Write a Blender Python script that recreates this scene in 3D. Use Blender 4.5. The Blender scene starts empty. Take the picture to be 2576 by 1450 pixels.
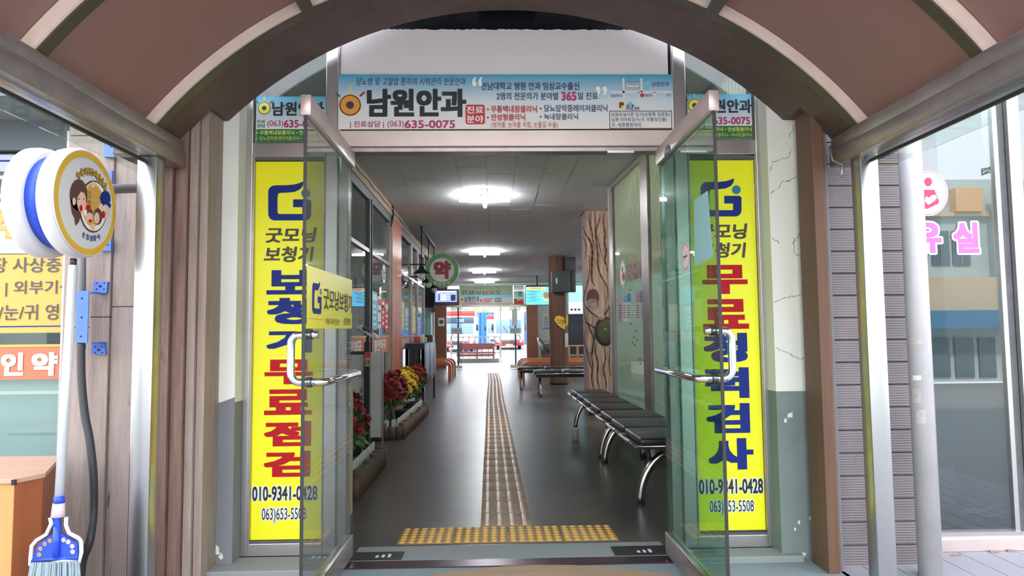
import bpy, math, random
import numpy as np
from mathutils import Vector, Matrix
from math import sin, cos, pi, sqrt, atan2, radians
random.seed(7)
C = bpy.context.scene.collection
S = bpy.context.scene

# ------------------------------------------------------------------ camera
FPX, YAW, PITCH, ROLL, CAMH = 1719.0, .0271, .067, -.0102, 1.12
fw = Vector((sin(YAW)*cos(PITCH), cos(YAW)*cos(PITCH), sin(PITCH)))
rt0 = Vector((cos(YAW), -sin(YAW), 0)); up0 = rt0.cross(fw)
rt = rt0*cos(ROLL)+up0*sin(ROLL); up = -rt0*sin(ROLL)+up0*cos(ROLL)
cd = bpy.data.cameras.new('camera'); cam = bpy.data.objects.new('camera', cd); C.objects.link(cam)
cd.sensor_width = 36; cd.lens = FPX/2576*36; cd.clip_start = .05; cd.clip_end = 400
cam.matrix_world = Matrix(((rt.x, up.x, -fw.x, 0), (rt.y, up.y, -fw.y, 0), (rt.z, up.z, -fw.z, CAMH), (0, 0, 0, 1)))
S.camera = cam

# ------------------------------------------------------------------ world, sun, exposure
w = bpy.data.worlds.new('world'); S.world = w; w.use_nodes = True
nt = w.node_tree; nt.nodes.clear()
tc = nt.nodes.new('ShaderNodeTexCoord'); sep = nt.nodes.new('ShaderNodeSeparateXYZ')
rmp = nt.nodes.new('ShaderNodeValToRGB'); bg = nt.nodes.new('ShaderNodeBackground'); wo = nt.nodes.new('ShaderNodeOutputWorld')
nt.links.new(tc.outputs['Generated'], sep.inputs[0]); nt.links.new(sep.outputs['Z'], rmp.inputs[0])
rmp.color_ramp.elements[0].position = .0; rmp.color_ramp.elements[0].color = (.98, .97, 1, 1)
rmp.color_ramp.elements[1].position = .7; rmp.color_ramp.elements[1].color = (.74, .82, 1, 1)
nt.links.new(rmp.outputs[0], bg.inputs[0]); bg.inputs[1].default_value = 3.0
nt.links.new(bg.outputs[0], wo.inputs[0])
sl = bpy.data.lights.new('sun', 'SUN'); sl.energy = 4.5; sl.angle = radians(4); sl.color = (1, .90, .78)
so = bpy.data.objects.new('sun', sl); C.objects.link(so); so.rotation_euler = (radians(-42), 0, radians(12))   # sun stands behind the building, over the bus yard
S.view_settings.view_transform = 'Standard'; S.view_settings.look = 'None'; S.view_settings.gamma = 1
S.view_settings.exposure = 0.78; S.view_settings.use_curve_mapping = False
S.cycles.max_bounces = 12; S.cycles.transparent_max_bounces = 24; S.cycles.diffuse_bounces = 5
S.cycles.sample_clamp_indirect = 6

# ------------------------------------------------------------------ measuring helper: photo pixel -> point on a real plane
def ray(x, y): return rt*((x-1288)/FPX) - up*((y-725)/FPX) + fw
def on(x, y, ax, v):
    d = ray(x, y); o = Vector((0, 0, CAMH)); return o + d*((v-o[ax])/d[ax])

class Pl:
    """vertical plane: origin (x0,y0), u direction; n points to the viewer"""
    def __init__(s, x0, y0, ux, uy):
        l = sqrt(ux*ux+uy*uy); s.o = Vector((x0, y0, 0)); s.u = Vector((ux/l, uy/l, 0)); s.n = Vector((uy/l, -ux/l, 0))
    def p(s, u, v, d=0): return s.o + s.u*u + Vector((0, 0, v)) + s.n*d
    def px(s, x, y):
        r = ray(x, y); o = Vector((0, 0, CAMH)); t = (s.o-o).dot(s.n)/r.dot(s.n); q = o+r*t
        return ((q-s.o).dot(s.u), q.z)
def PY(y): return Pl(0, y, 1, 0)
def PXp(x): return Pl(x, 0, 0, 1)     # faces +X
def PXm(x): return Pl(x, 0, 0, -1)    # faces -X

# ------------------------------------------------------------------ materials
M = {}
def mat(name, col, rough=.6, metal=0., spec=.5, var=None, bump=None, emit=None, stretch=(1, 1, 1), coat=0., wave=None, stain=None, trans=0.):
    m = bpy.data.materials.new(name); m.use_nodes = True; n = m.node_tree; b = n.nodes['Principled BSDF']
    b.inputs['Base Color'].default_value = (*col, 1); b.inputs['Roughness'].default_value = rough
    b.inputs['Metallic'].default_value = metal; b.inputs['Specular IOR Level'].default_value = spec
    if coat: b.inputs['Coat Weight'].default_value = coat; b.inputs['Coat Roughness'].default_value = .1
    N = n.nodes.new; L = n.links.new
    if var or bump or wave or stain:
        t = N('ShaderNodeTexCoord'); mp = N('ShaderNodeMapping'); mp.inputs['Scale'].default_value = stretch
        L(t.outputs['Object'], mp.inputs[0]); vec = mp.outputs[0]
    colout = None
    if wave:  # (scale, distortion, col2, direction)
        wv = N('ShaderNodeTexWave'); wv.wave_type = 'BANDS'; wv.bands_direction = wave[3]
        wv.inputs['Scale'].default_value = wave[0]; wv.inputs['Distortion'].default_value = wave[1]
        wv.inputs['Detail'].default_value = 4; wv.inputs['Detail Scale'].default_value = 1.6
        L(vec, wv.inputs[0]); mx = N('ShaderNodeMix'); mx.data_type = 'RGBA'
        mx.inputs[6].default_value = (*col, 1); mx.inputs[7].default_value = (*wave[2], 1); L(wv.outputs['Fac'], mx.inputs[0]); colout = mx.outputs[2]
        if len(wave) > 4:
            bw = N('ShaderNodeBump'); bw.inputs['Strength'].default_value = wave[4]; bw.inputs['Distance'].default_value = .004
            L(wv.outputs['Fac'], bw.inputs['Height']); L(bw.outputs[0], b.inputs['Normal'])
    if var:   # (scale, col2, contrast)
        ns = N('ShaderNodeTexNoise'); ns.inputs['Scale'].default_value = var[0]; ns.inputs['Detail'].default_value = 6
        ns.inputs['Roughness'].default_value = .65
        L(vec, ns.inputs[0]); rp = N('ShaderNodeValToRGB'); k = var[2]
        rp.color_ramp.elements[0].position = .5-k; rp.color_ramp.elements[1].position = .5+k; L(ns.outputs['Fac'], rp.inputs[0])
        mx = N('ShaderNodeMix'); mx.data_type = 'RGBA'; mx.inputs[6].default_value = (*col, 1); mx.inputs[7].default_value = (*var[1], 1)
        if colout: L(colout, mx.inputs[6])
        L(rp.outputs[0], mx.inputs[0]); colout = mx.outputs[2]
    if stain:  # (scale, colour, threshold)
        ns = N('ShaderNodeTexNoise'); ns.inputs['Scale'].default_value = stain[0]; ns.inputs['Detail'].default_value = 8
        ns.inputs['Roughness'].default_value = .7; L(vec, ns.inputs[0])
        rp = N('ShaderNodeValToRGB'); rp.color_ramp.elements[0].position = stain[2]; rp.color_ramp.elements[1].position = stain[2]+.06
        L(ns.outputs['Fac'], rp.inputs[0]); mx = N('ShaderNodeMix'); mx.data_type = 'RGBA'
        mx.inputs[6].default_value = (*col, 1); mx.inputs[7].default_value = (*stain[1], 1)
        if colout: L(colout, mx.inputs[6])
        L(rp.outputs[0], mx.inputs[0]); colout = mx.outputs[2]
    if colout: L(colout, b.inputs['Base Color'])
    if bump:
        ns = N('ShaderNodeTexNoise'); ns.inputs['Scale'].default_value = bump[0]; ns.inputs['Detail'].default_value = 5; L(vec, ns.inputs[0])
        bp = N('ShaderNodeBump'); bp.inputs['Strength'].default_value = bump[1]; bp.inputs['Distance'].default_value = .01
        L(ns.outputs['Fac'], bp.inputs['Height']); L(bp.outputs[0], b.inputs['Normal'])
    if emit: b.inputs['Emission Color'].default_value = (*emit[0], 1); b.inputs['Emission Strength'].default_value = emit[1]
    M[name] = m; return m
def grad(name, zlo, zhi, clo, chi, rough=.45):
    m = bpy.data.materials.new(name); m.use_nodes = True; n = m.node_tree; b = n.nodes['Principled BSDF']
    t = n.nodes.new('ShaderNodeTexCoord'); s = n.nodes.new('ShaderNodeSeparateXYZ'); r = n.nodes.new('ShaderNodeMapRange')
    cr = n.nodes.new('ShaderNodeValToRGB'); n.links.new(t.outputs['Generated'], s.inputs[0]); n.links.new(s.outputs['Z'], cr.inputs[0])
    cr.color_ramp.elements[0].position = zlo; cr.color_ramp.elements[0].color = (*clo, 1)
    cr.color_ramp.elements[1].position = zhi; cr.color_ramp.elements[1].color = (*chi, 1)
    n.links.new(cr.outputs[0], b.inputs['Base Color']); b.inputs['Roughness'].default_value = rough; M[name] = m; return m
def glass(name, tint, f0=.04, rough=0.0, haze=0., hazecol=(.8, .9, .85)):
    m = bpy.data.materials.new(name); m.use_nodes = True; n = m.node_tree; n.nodes.clear(); N = n.nodes.new; L = n.links.new
    o = N('ShaderNodeOutputMaterial'); tr = N('ShaderNodeBsdfTransparent'); tr.inputs[0].default_value = (*tint, 1)
    gl = N('ShaderNodeBsdfGlossy'); gl.inputs['Roughness'].default_value = rough
    lw = N('ShaderNodeLayerWeight'); lw.inputs[0].default_value = .5
    pw = N('ShaderNodeMath'); pw.operation = 'POWER'; pw.inputs[1].default_value = 4.5; L(lw.outputs['Facing'], pw.inputs[0])
    ma = N('ShaderNodeMath'); ma.operation = 'MULTIPLY_ADD'; ma.inputs[1].default_value = .85-f0; ma.inputs[2].default_value = f0; L(pw.outputs[0], ma.inputs[0])
    mx = N('ShaderNodeMixShader'); L(ma.outputs[0], mx.inputs[0]); L(gl.outputs[0], mx.inputs[2])
    if haze:
        df = N('ShaderNodeBsdfDiffuse'); df.inputs[0].default_value = (*hazecol, 1)
        m2 = N('ShaderNodeMixShader'); m2.inputs[0].default_value = haze; L(tr.outputs[0], m2.inputs[1]); L(df.outputs[0], m2.inputs[2]); L(m2.outputs[0], mx.inputs[1])
    else: L(tr.outputs[0], mx.inputs[1])
    L(mx.outputs[0], o.inputs[0]); M[name] = m; return m

mat('steel', (.62, .58, .56), .30, 1, bump=(2.5, .04), stretch=(1, 1, .1))
mat('steel_mirror', (.53, .525, .51), .30, 1, var=(5, (.52, .52, .52), .3), stretch=(1, 1, .3))
mat('steel_dull', (.47, .42, .40), .38, .85, var=(6, (.33, .28, .26), .25), stain=(14, (.16, .11, .08), .66))
mat('steel_pink', (.66, .54, .50), .42, .55, var=(4, (.58, .46, .43), .2), stain=(22, (.38, .28, .24), .70))
mat('rib', (.90, .74, .62), .4, .0, var=(5, (.70, .54, .46), .25), stain=(18, (.42, .28, .2), .72))  # warm sky-lit look of the rib fronts put into the colour
mat('rib_dark', (.10, .085, .065), .35, .5)  # dark purlin metal; also colours the shaded undersides of the ribs
mat('chrome', (.85, .85, .85), .07, 1)
mat('chrome_worn', (.55, .52, .50), .2, 1)
mat('casing', (.07, .04, .032), .55, 0, var=(9, (.13, .08, .065), .3), bump=(30, .1))
mat('brown_board', (.12, .065, .048), .6, 0, var=(7, (.28, .17, .13), .3), stretch=(6, 6, .5), stain=(9, (.07, .04, .03), .62), bump=(14, .25))
mat('brown_board_pale', (.42, .32, .27), .65, 0, var=(7, (.25, .18, .15), .3), stretch=(6, 6, .5), stain=(9, (.12, .08, .06), .66), bump=(14, .25))
mat('red_board', (.19, .09, .05), .55, 0, var=(6, (.11, .055, .033), .3), stretch=(6, 6, .4), bump=(14, .2))
mat('old_plank', (.42, .34, .29), .8, 0, var=(5, (.20, .155, .13), .3), stretch=(5, 5, .5), stain=(10, (.13, .09, .07), .64), bump=(20, .3))
mat('old_plank_dark', (.27, .21, .18), .8, 0, var=(5, (.40, .33, .29), .3), stretch=(5, 5, .5), stain=(8, (.08, .05, .04), .62), bump=(20, .3))
mat('cream_plaster', (.76, .74, .66), .85, 0, var=(3, (.82, .80, .73), .3), stain=(14, (.38, .36, .30), .70), bump=(22, .25))
mat('cream_crack', (.78, .74, .64), .9, 0, var=(2.5, (.84, .81, .72), .3), bump=(16, .6))
mat('crack', (.22, .19, .15), .95)
mat('grey_paint', (.17, .175, .185), .6, 0, var=(3, (.22, .22, .23), .3), bump=(30, .15))
mat('green_grey_paint', (.15, .175, .165), .65, 0, var=(2.2, (.24, .27, .25), .35), stain=(5, (.40, .41, .36), .70), bump=(25, .2))
mat('chip', (.72, .71, .62), .9)
mat('dark_edge', (.07, .075, .08), .6, 0, var=(10, (.13, .13, .13), .3))
mat('blue_edge', (.13, .17, .19), .6, 0, var=(10, (.20, .22, .22), .3))
mat('board_grey', (.22, .185, .18), .6, 0, wave=(26, .8, (.09, .07, .075), 'Z', .5), var=(3, (.25, .21, .21), .3))
mat('pvc', (.37, .36, .37), .35, 0, var=(3, (.54, .51, .48), .25))
mat('sticker_old', (.55, .50, .45), .8, 0, var=(60, (.35, .3, .26), .2))
mat('yellow', (.95, .88, .012), .35, 0, spec=.4)
mat('yellow_door', (.86, .76, .02), .3, 0)
mat('navy', (.008, .025, .20), .6, spec=.25)
mat('dot_blue', (.01, .18, .33), .45)
mat('red_ink', (.48, .005, .012), .6, spec=.25)
mat('brown_ink', (.05, .035, .025), .5)
mat('black_ink', (.012, .012, .015), .5)
mat('white_ink', (.85, .85, .83), .5)
mat('magenta_ink', (.42, .02, .13), .5)
mat('navy_ink', (.03, .035, .12), .5)
mat('text_red', (.50, .03, .03), .5)
mat('orange_ink', (.72, .30, .05), .45)
mat('ring_yellow', (.85, .55, .10), .45)
mat('green_ink', (.02, .17, .06), .5)
mat('lime_text', (.75, .72, .12), .5)
mat('skin', (.80, .52, .38), .6)
mat('hair', (.10, .04, .03), .6)
mat('gold', (.80, .47, .03), .45, var=(12, (.72, .40, .03), .2))
mat('sign_white', (.70, .69, .66), .5, var=(4, (.70, .68, .64), .3))
mat('plastic_white', (.66, .66, .68), .38, var=(5, (.72, .71, .70), .3))
mat('plastic_blue', (.02, .07, .55), .35)
mat('bracket_blue', (.07, .16, .60), .5, var=(9, (.11, .22, .62), .3))
mat('hole', (.02, .015, .02), .8)
mat('white_panel', (.74, .69, .69), .6, 0, var=(2, (.70, .65, .64), .3))
mat('dark_panel', (.012, .014, .016), .18, 0)
grad('banner_blue', .02, .98, (.78, .72, .66), (.06, .33, .50))
m_ = M['banner_blue']; e = [x for x in m_.node_tree.nodes if x.type == 'VALTORGB'][0].color_ramp.elements.new(.5); e.color = (.62, .68, .70, 1)
glass('glass_clear', (.90, .94, .92), .04)
glass('glass_green', (.60, .80, .72), .05)
glass('glass_grey', (.72, .76, .74), .05, haze=.04)
glass('glass_dirty', (.75, .80, .78), .04, haze=.10, hazecol=(.7, .68, .62))
glass('glass_mirror', (.42, .50, .52), .17)
glass('glass_shop', (.8, .86, .86), .07)
mat('rubber', (.02, .02, .02), .6)
mat('hose', (.045, .047, .05), .5, bump=(40, .1))
mat('conduit', (.20, .21, .20), .5)
mat('floor_concrete', (.068, .064, .060), .31, 0, spec=.34, var=(1.7, (.118, .100, .082), .16), stain=(7, (.028, .026, .024), .63), bump=(3.5, .16))
mat('step_concrete', (.27, .27, .26), .8, 0, var=(3, (.28, .29, .28), .3), stain=(16, (.09, .09, .09), .66), bump=(40, .2))
mat('blue_concrete', (.26, .30, .31), .75, 0, var=(4, (.20, .24, .26), .3), bump=(40, .2))
mat('asphalt', (.24, .235, .23), .85, 0, var=(8, (.30, .29, .28), .3))
mat('sill_metal', (.13, .085, .10), .25, .8)
mat('mat_wood', (.42, .26, .16), .65, 0, var=(4, (.30, .18, .11), .3), stretch=(.6, 6, 1))
mat('tile_base', (.42, .28, .19), .6, 0, spec=.2, var=(6, (.28, .20, .15), .3), bump=(60, .15))
mat('tile_bar', (.85, .56, .36), .35, 0, spec=.4, var=(9, (.52, .34, .22), .3))
mat('dome_base', (.40, .24, .10), .6, 0, var=(10, (.28, .18, .09), .3))
mat('dome', (.88, .48, .08), .45, 0, var=(14, (.68, .38, .08), .3))
mat('ceiling_board', (.66, .65, .65), .8, 0, var=(40, (.58, .57, .57), .2))
mat('ceiling_dark', (.10, .10, .10), .9)
mat('wall_paint', (.60, .60, .57), .8, 0, var=(2, (.55, .55, .52), .3))
mat('wall_warm', (.33, .23, .15), .7, 0, var=(4, (.22, .14, .09), .3))
mat('lamp', (1, 1, 1), .4, emit=((.90, .95, 1.0), 62))
mat('lamp_base', (.8, .8, .8), .4)
mat('wood_light', (.60, .42, .26), .55, 0, var=(4, (.48, .32, .19), .3), stretch=(4, 4, .5))
mat('crate_wood', (.62, .32, .11), .5, 0, var=(3, (.48, .22, .06), .3), stretch=(5, 5, .45), stain=(5, (.16, .07, .03), .74))
mat('crate_red', (.36, .10, .03), .45, 0, var=(4, (.26, .07, .02), .3), stretch=(5, 5, .5))
mat('crate_top', (.62, .36, .24), .4, 0, var=(3, (.50, .27, .18), .3), stretch=(.6, 5, 5))
mat('tan_beam', (.36, .26, .17), .7, 0, var=(6, (.28, .19, .12), .3))
mat('red_pillar', (.50, .15, .06), .4, 0, var=(2, (.42, .11, .05), .3))
mat('pillar_print', (.66, .36, .20), .5)
mat('band_orange', (.52, .15, .07), .45)
mat('frost', (.64, .72, .65), .35, 0, var=(2, (.59, .67, .60), .3))
mat('frost_stripe', (.68, .68, .56), .35)
mat('shop_inner', (.42, .41, .37), .8)
mat('shop_floor', (.2, .19, .18), .5)
mat('bark', (.62, .40, .27), .7, 0, wave=(1.3, 7, (.24, .105, .06), 'X'), var=(4, (.72, .52, .38), .2), stretch=(4.2, 4.2, .55), bump=(8, .4))
mat('bark_side', (.42, .33, .33), .7, 0, wave=(6, 5, (.22, .16, .17), 'Y'), stretch=(3, 6, .3))
mat('bark_dark', (.13, .06, .03), .7, 0, wave=(2.2, 8, (.045, .02, .012), 'X'), var=(4, (.19, .09, .045), .3), stretch=(4, 4, .5), bump=(8, .5))
mat('ink_line', (.07, .03, .02), .7)
mat('knot_dark', (.13, .055, .04), .7)
mat('knot_light', (.52, .34, .24), .7)
mat('beetle', (.02, .10, .03), .4, 0, var=(8, (.16, .06, .03), .12))
mat('beetle_edge', (.015, .03, .02), .4)
mat('beetle_spot', (.22, .38, .05), .5)
mat('butterfly', (.80, .52, .05), .5)
mat('wood_pilaster', (.25, .09, .045), .6, 0, wave=(3, 6, (.17, .06, .03), 'X'), stretch=(4, 4, .5))
mat('seat_black', (.014, .014, .017), .35, 0, spec=.6, bump=(120, .06))
mat('bench_orange', (.52, .16, .06), .3, 0, coat=.3)
mat('leaf', (.045, .12, .04), .6, 0, var=(9, (.10, .20, .06), .3))
mat('leaf_light', (.16, .26, .09), .6)
mat('petal_red', (.30, .010, .012), .6, 0, var=(30, (.22, .01, .01), .3))
mat('petal_yellow', (.82, .45, .03), .6, 0, var=(30, (.75, .55, .05), .3))
mat('log', (.13, .07, .045), .7, 0, var=(6, (.08, .045, .03), .3), stretch=(6, 6, .5))
mat('log_top', (.22, .14, .09), .8)
mat('picket', (.62, .63, .60), .6)
mat('black_metal', (.018, .018, .02), .4)
mat('dark_grey', (.06, .062, .065), .5)
mat('speaker_grey', (.055, .065, .06), .6)
mat('cloth', (.74, .75, .78), .55, 0, wave=(4, 3.5, (.22, .30, .50), 'Y'), stain=(5, (.55, .35, .30), .64))
mat('cloth_blue', (.10, .25, .62), .5)
mat('paper', (.72, .72, .70), .7)
mat('paper_blue', (.10, .22, .50), .6)
mat('paper_pink', (.50, .32, .38), .6)
mat('paper_cyan', (.18, .48, .66), .6)
mat('paper_teal', (.25, .48, .46), .6)
mat('paper_red', (.55, .06, .05), .6)
mat('paper_yellow', (.78, .60, .12), .6)
mat('screen_blue', (.05, .08, .6), .3, emit=((.22, .28, 1.0), 1.3))
mat('screen_pale', (.4, .5, .8), .3, emit=((.55, .65, 1.0), 1.1))
mat('screen_dark', (.02, .02, .05), .3, emit=((.03, .03, .1), .6))
mat('screen_cyan', (.1, .5, .8), .3, emit=((.10, .55, .95), 1.1))
mat('screen_orange', (.9, .4, .05), .3, emit=((1, .42, .08), 1.0))
mat('screen_teal', (.1, .6, .55), .3, emit=((.25, .95, .85), .9))
mat('cup', (.55, .50, .47), .6)
mat('pole_white', (.70, .72, .74), .28, .3)
mat('plastic_pink', (.72, .55, .60), .45)
mat('bristle', (.35, .42, .45), .8, 0, wave=(45, 2, (.20, .26, .29), 'X'))
mat('deck', (.36, .35, .36), .6, 0, wave=(60, .6, (.29, .28, .29), 'X', .3), var=(4, (.31, .30, .31), .3))
mat('leaf_dry', (.32, .20, .15), .8)
mat('bus_red', (.62, .03, .03), .3, coat=.4)
mat('bus_white', (.72, .74, .74), .3, coat=.4)
mat('bus_teal', (.18, .60, .58), .35)
mat('bus_dark', (.06, .09, .13), .15)
mat('bus_glass', (.20, .32, .45), .1)
mat('bus_lamp', (.75, .8, .85), .2)
mat('plate_yellow', (.7, .5, .1), .5)
mat('yard', (.24, .24, .25), .8, 0, var=(.6, (.25, .25, .26), .3))
mat('fence_blue', (.02, .19, .62), .5, 0, wave=(.8, 0, (.015, .12, .45), 'X'))
mat('maroon', (.17, .045, .04), .5)
mat('kerb', (.22, .21, .20), .8)
mat('hedge', (.18, .24, .12), .8, 0, var=(.7, (.38, .36, .22), .3), bump=(1.5, 1))
mat('earth', (.50, .22, .14), .9, var=(.3, (.6, .35, .22), .3))
mat('wheel', (.03, .03, .03), .7)
mat('facade_pale', (.50, .56, .55), .8)
mat('facade_orange', (.75, .42, .16), .7)
mat('facade_tan', (.62, .50, .34), .7)
mat('facade_blue', (.08, .22, .38), .5)
mat('facade_window', (.12, .16, .18), .1)
mat('curtain_pale', (.52, .57, .55), .7, wave=(3, 1, (.46, .51, .49), 'X'))
mat('pink_letter', (.80, .12, .62), .45)
mat('pink_pale', (.78, .30, .32), .5)
mat('rose_red', (.72, .02, .10), .45)
mat('foam_tan', (.30, .22, .15), .7)
mat('awning', (.10, .115, .12), .6)
mat('soffit', (.20, .23, .22), .7)
mat('shopblue', (.42, .46, .58), .5)
mat('shop_yellow', (.62, .36, .07), .5)
mat('wire', (.33, .27, .18), .5)

def canopy_mat():
    m = bpy.data.materials.new('canopy_sheet'); m.use_nodes = True; n = m.node_tree; n.nodes.clear(); N = n.nodes.new; L = n.links.new
    o = N('ShaderNodeOutputMaterial'); t = N('ShaderNodeTexCoord'); ns = N('ShaderNodeTexNoise'); ns.inputs['Scale'].default_value = 1.6
    ns.inputs['Detail'].default_value = 5; L(t.outputs['Object'], ns.inputs[0])
    mx = N('ShaderNodeMix'); mx.data_type = 'RGBA'; mx.inputs[6].default_value = (.33, .19, .145, 1); mx.inputs[7].default_value = (.30, .21, .20, 1); L(ns.outputs['Fac'], mx.inputs[0])
    d = N('ShaderNodeBsdfDiffuse'); tl = N('ShaderNodeBsdfTranslucent'); g = N('ShaderNodeBsdfGlossy'); g.inputs['Roughness'].default_value = .4
    g.inputs[0].default_value = (.8, .7, .65, 1)
    L(mx.outputs[2], d.inputs[0]); L(mx.outputs[2], tl.inputs[0])
    a = N('ShaderNodeMixShader'); a.inputs[0].default_value = .5; L(d.outputs[0], a.inputs[1]); L(tl.outputs[0], a.inputs[2])
    b = N('ShaderNodeMixShader'); b.inputs[0].default_value = .06; L(a.outputs[0], b.inputs[1]); L(g.outputs[0], b.inputs[2])
    L(b.outputs[0], o.inputs[0]); M['canopy_sheet'] = m
canopy_mat()
def film(name, col):
    m = bpy.data.materials.new(name); m.use_nodes = True; n = m.node_tree; n.nodes.clear(); N = n.nodes.new; L = n.links.new
    o = N('ShaderNodeOutputMaterial'); d = N('ShaderNodeBsdfDiffuse'); t = N('ShaderNodeBsdfTranslucent'); x = N('ShaderNodeMixShader'); x.inputs[0].default_value = .5
    d.inputs[0].default_value = (*col, 1); t.inputs[0].default_value = (*col, 1); L(d.outputs[0], x.inputs[1]); L(t.outputs[0], x.inputs[2]); L(x.outputs[0], o.inputs[0]); M[name] = m
film('frost', (.84, .93, .85)); film('frost_stripe', (.88, .88, .76))

# ------------------------------------------------------------------ object helpers
ORG = {}
def tag(o, label=None, cat=None, group=None, kind=None):
    if label: o['label'] = label
    if cat: o['category'] = cat
    if group: o['group'] = group
    if kind: o['kind'] = kind
    return o
def thing(name, loc, label=None, cat=None, group=None, kind=None, rotz=0, local=False):
    o = bpy.data.objects.new(name, None); C.objects.link(o); o.location = loc; o.rotation_euler = (0, 0, rotz)
    o.empty_display_size = .1
    ORG[o.name] = Vector((0, 0, 0)) if local else Vector(loc)
    return tag(o, label, cat, group, kind)
def copy_tree(o, parent=None):
    c = o.copy(); C.objects.link(c); c.parent = parent
    for ch in list(o.children): copy_tree(ch, c)
    return c

class MB:
    def __init__(s): s.v = []; s.f = []; s.sm = []
    def add(s, vs, fs, smooth=False):
        n = len(s.v); s.v += [tuple(p) for p in vs]; s.f += [tuple(i+n for i in f) for f in fs]; s.sm += [smooth]*len(fs); return s
    def box(s, x0, x1, y0, y1, z0, z1):
        if x0 > x1: x0, x1 = x1, x0
        if y0 > y1: y0, y1 = y1, y0
        if z0 > z1: z0, z1 = z1, z0
        v = [(x, y, z) for z in (z0, z1) for y in (y0, y1) for x in (x0, x1)]
        return s.add(v, [(0, 2, 3, 1), (4, 5, 7, 6), (0, 1, 5, 4), (2, 6, 7, 3), (0, 4, 6, 2), (1, 3, 7, 5)])
    def bevbox(s, x0, x1, y0, y1, z0, z1, b=.01, seg=2):
        import bmesh
        bm = bmesh.new(); bmesh.ops.create_cube(bm, size=1)
        for v in bm.verts: v.co = Vector(((x0+x1)/2+v.co.x*(x1-x0), (y0+y1)/2+v.co.y*(y1-y0), (z0+z1)/2+v.co.z*(z1-z0)))
        bmesh.ops.bevel(bm, geom=bm.edges[:], offset=b, segments=seg, affect='EDGES', profile=.5)
        bm.verts.index_update(); vs = [v.co.copy() for v in bm.verts]; fs = [[v.index for v in f.verts] for f in bm.faces]; bm.free()
        return s.add(vs, fs, True)
    def tube(s, path, r, n=12, r1=None, cap=True, closed=False):
        P = [Vector(p) for p in path]; k = len(P); vs = []; nrm = None
        for i, p in enumerate(P):
            a = P[i-1] if (i > 0 or closed) else P[0]; b = P[(i+1) % k] if (i < k-1 or closed) else P[-1]
            t = (b-a).normalized()
            if nrm is None:
                nrm = t.cross(Vector((0, 0, 1)) if abs(t.z) < .9 else Vector((1, 0, 0))).normalized()
            else:
                nrm = (nrm - t*nrm.dot(t)).normalized()
            bn = t.cross(nrm); rr = r if r1 is None else r+(r1-r)*i/(k-1)
            for j in range(n):
                an = 2*pi*j/n; vs.append(p+nrm*(rr*cos(an))+bn*(rr*sin(an)))
        fs = []
        for i in range(k if closed else k-1):
            for j in range(n):
                a = i*n+j; b = i*n+(j+1) % n; i2 = (i+1) % k; fs.append((a, i2*n+j, i2*n+(j+1) % n, b))
        s.add(vs, fs, True)
        if cap and not closed:
            m = len(s.v)-k*n; s.f += [tuple(m+j for j in range(n)), tuple(m+(k-1)*n+n-1-j for j in range(n))]; s.sm += [False, False]
        return s
    def ball(s, c, rx, ry=None, rz=None, nu=12, nv=8):
        ry = ry or rx; rz = rz or rx; vs = []; fs = []
        for i in range(nv+1):
            th = pi*i/nv
            for j in range(nu): ph = 2*pi*j/nu; vs.append((c[0]+rx*sin(th)*cos(ph), c[1]+ry*sin(th)*sin(ph), c[2]+rz*cos(th)))
        for i in range(nv):
            for j in range(nu): fs.append((i*nu+j, (i+1)*nu+j, (i+1)*nu+(j+1) % nu, i*nu+(j+1) % nu))
        return s.add(vs, fs, True)
    def lathe(s, prof, c=(0, 0, 0), n=24, axis='Z', caps=True):
        vs = []; fs = []
        for r, h in prof:
            for j in range(n):
                a = 2*pi*j/n
                p = {'Z': (r*cos(a), r*sin(a), h), 'X': (h, r*cos(a), r*sin(a)), 'Y': (r*sin(a), h, r*cos(a))}[axis]
                vs.append((p[0]+c[0], p[1]+c[1], p[2]+c[2]))
        k = len(prof)
        for i in range(k-1):
            for j in range(n): fs.append((i*n+j, i*n+(j+1) % n, (i+1)*n+(j+1) % n, (i+1)*n+j))
        s.add(vs, fs, True)
        if caps:
            m = len(s.v)-k*n; s.f += [tuple(m+n-1-j for j in range(n)), tuple(m+(k-1)*n+j for j in range(n))]; s.sm += [False]*2
        return s
    def prism(s, pts, a, b, plane='XY'):
        """polygon pts extruded from a to b along the remaining axis"""
        f = {'XY': lambda p, h: (p[0], p[1], h), 'XZ': lambda p, h: (p[0], h, p[1]), 'YZ': lambda p, h: (h, p[0], p[1])}[plane]
        n = len(pts); vs = [f(p, a) for p in pts]+[f(p, b) for p in pts]
        return s.add(vs, [tuple(range(n))[::-1], tuple(range(n, 2*n))]+[(i, (i+1) % n, n+(i+1) % n, n+i) for i in range(n)])
    def plate(s, pl, pts, d0, d1):
        n = len(pts); vs = [pl.p(u, v, d0) for u, v in pts]+[pl.p(u, v, d1) for u, v in pts]
        return s.add(vs, [tuple(range(n))[::-1], tuple(range(n, 2*n))]+[(i, (i+1) % n, n+(i+1) % n, n+i) for i in range(n)])
    def rect(s, pl, u0, u1, v0, v1, d0, d1): return s.plate(pl, [(u0, v0), (u1, v0), (u1, v1), (u0, v1)], d0, d1)
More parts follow.
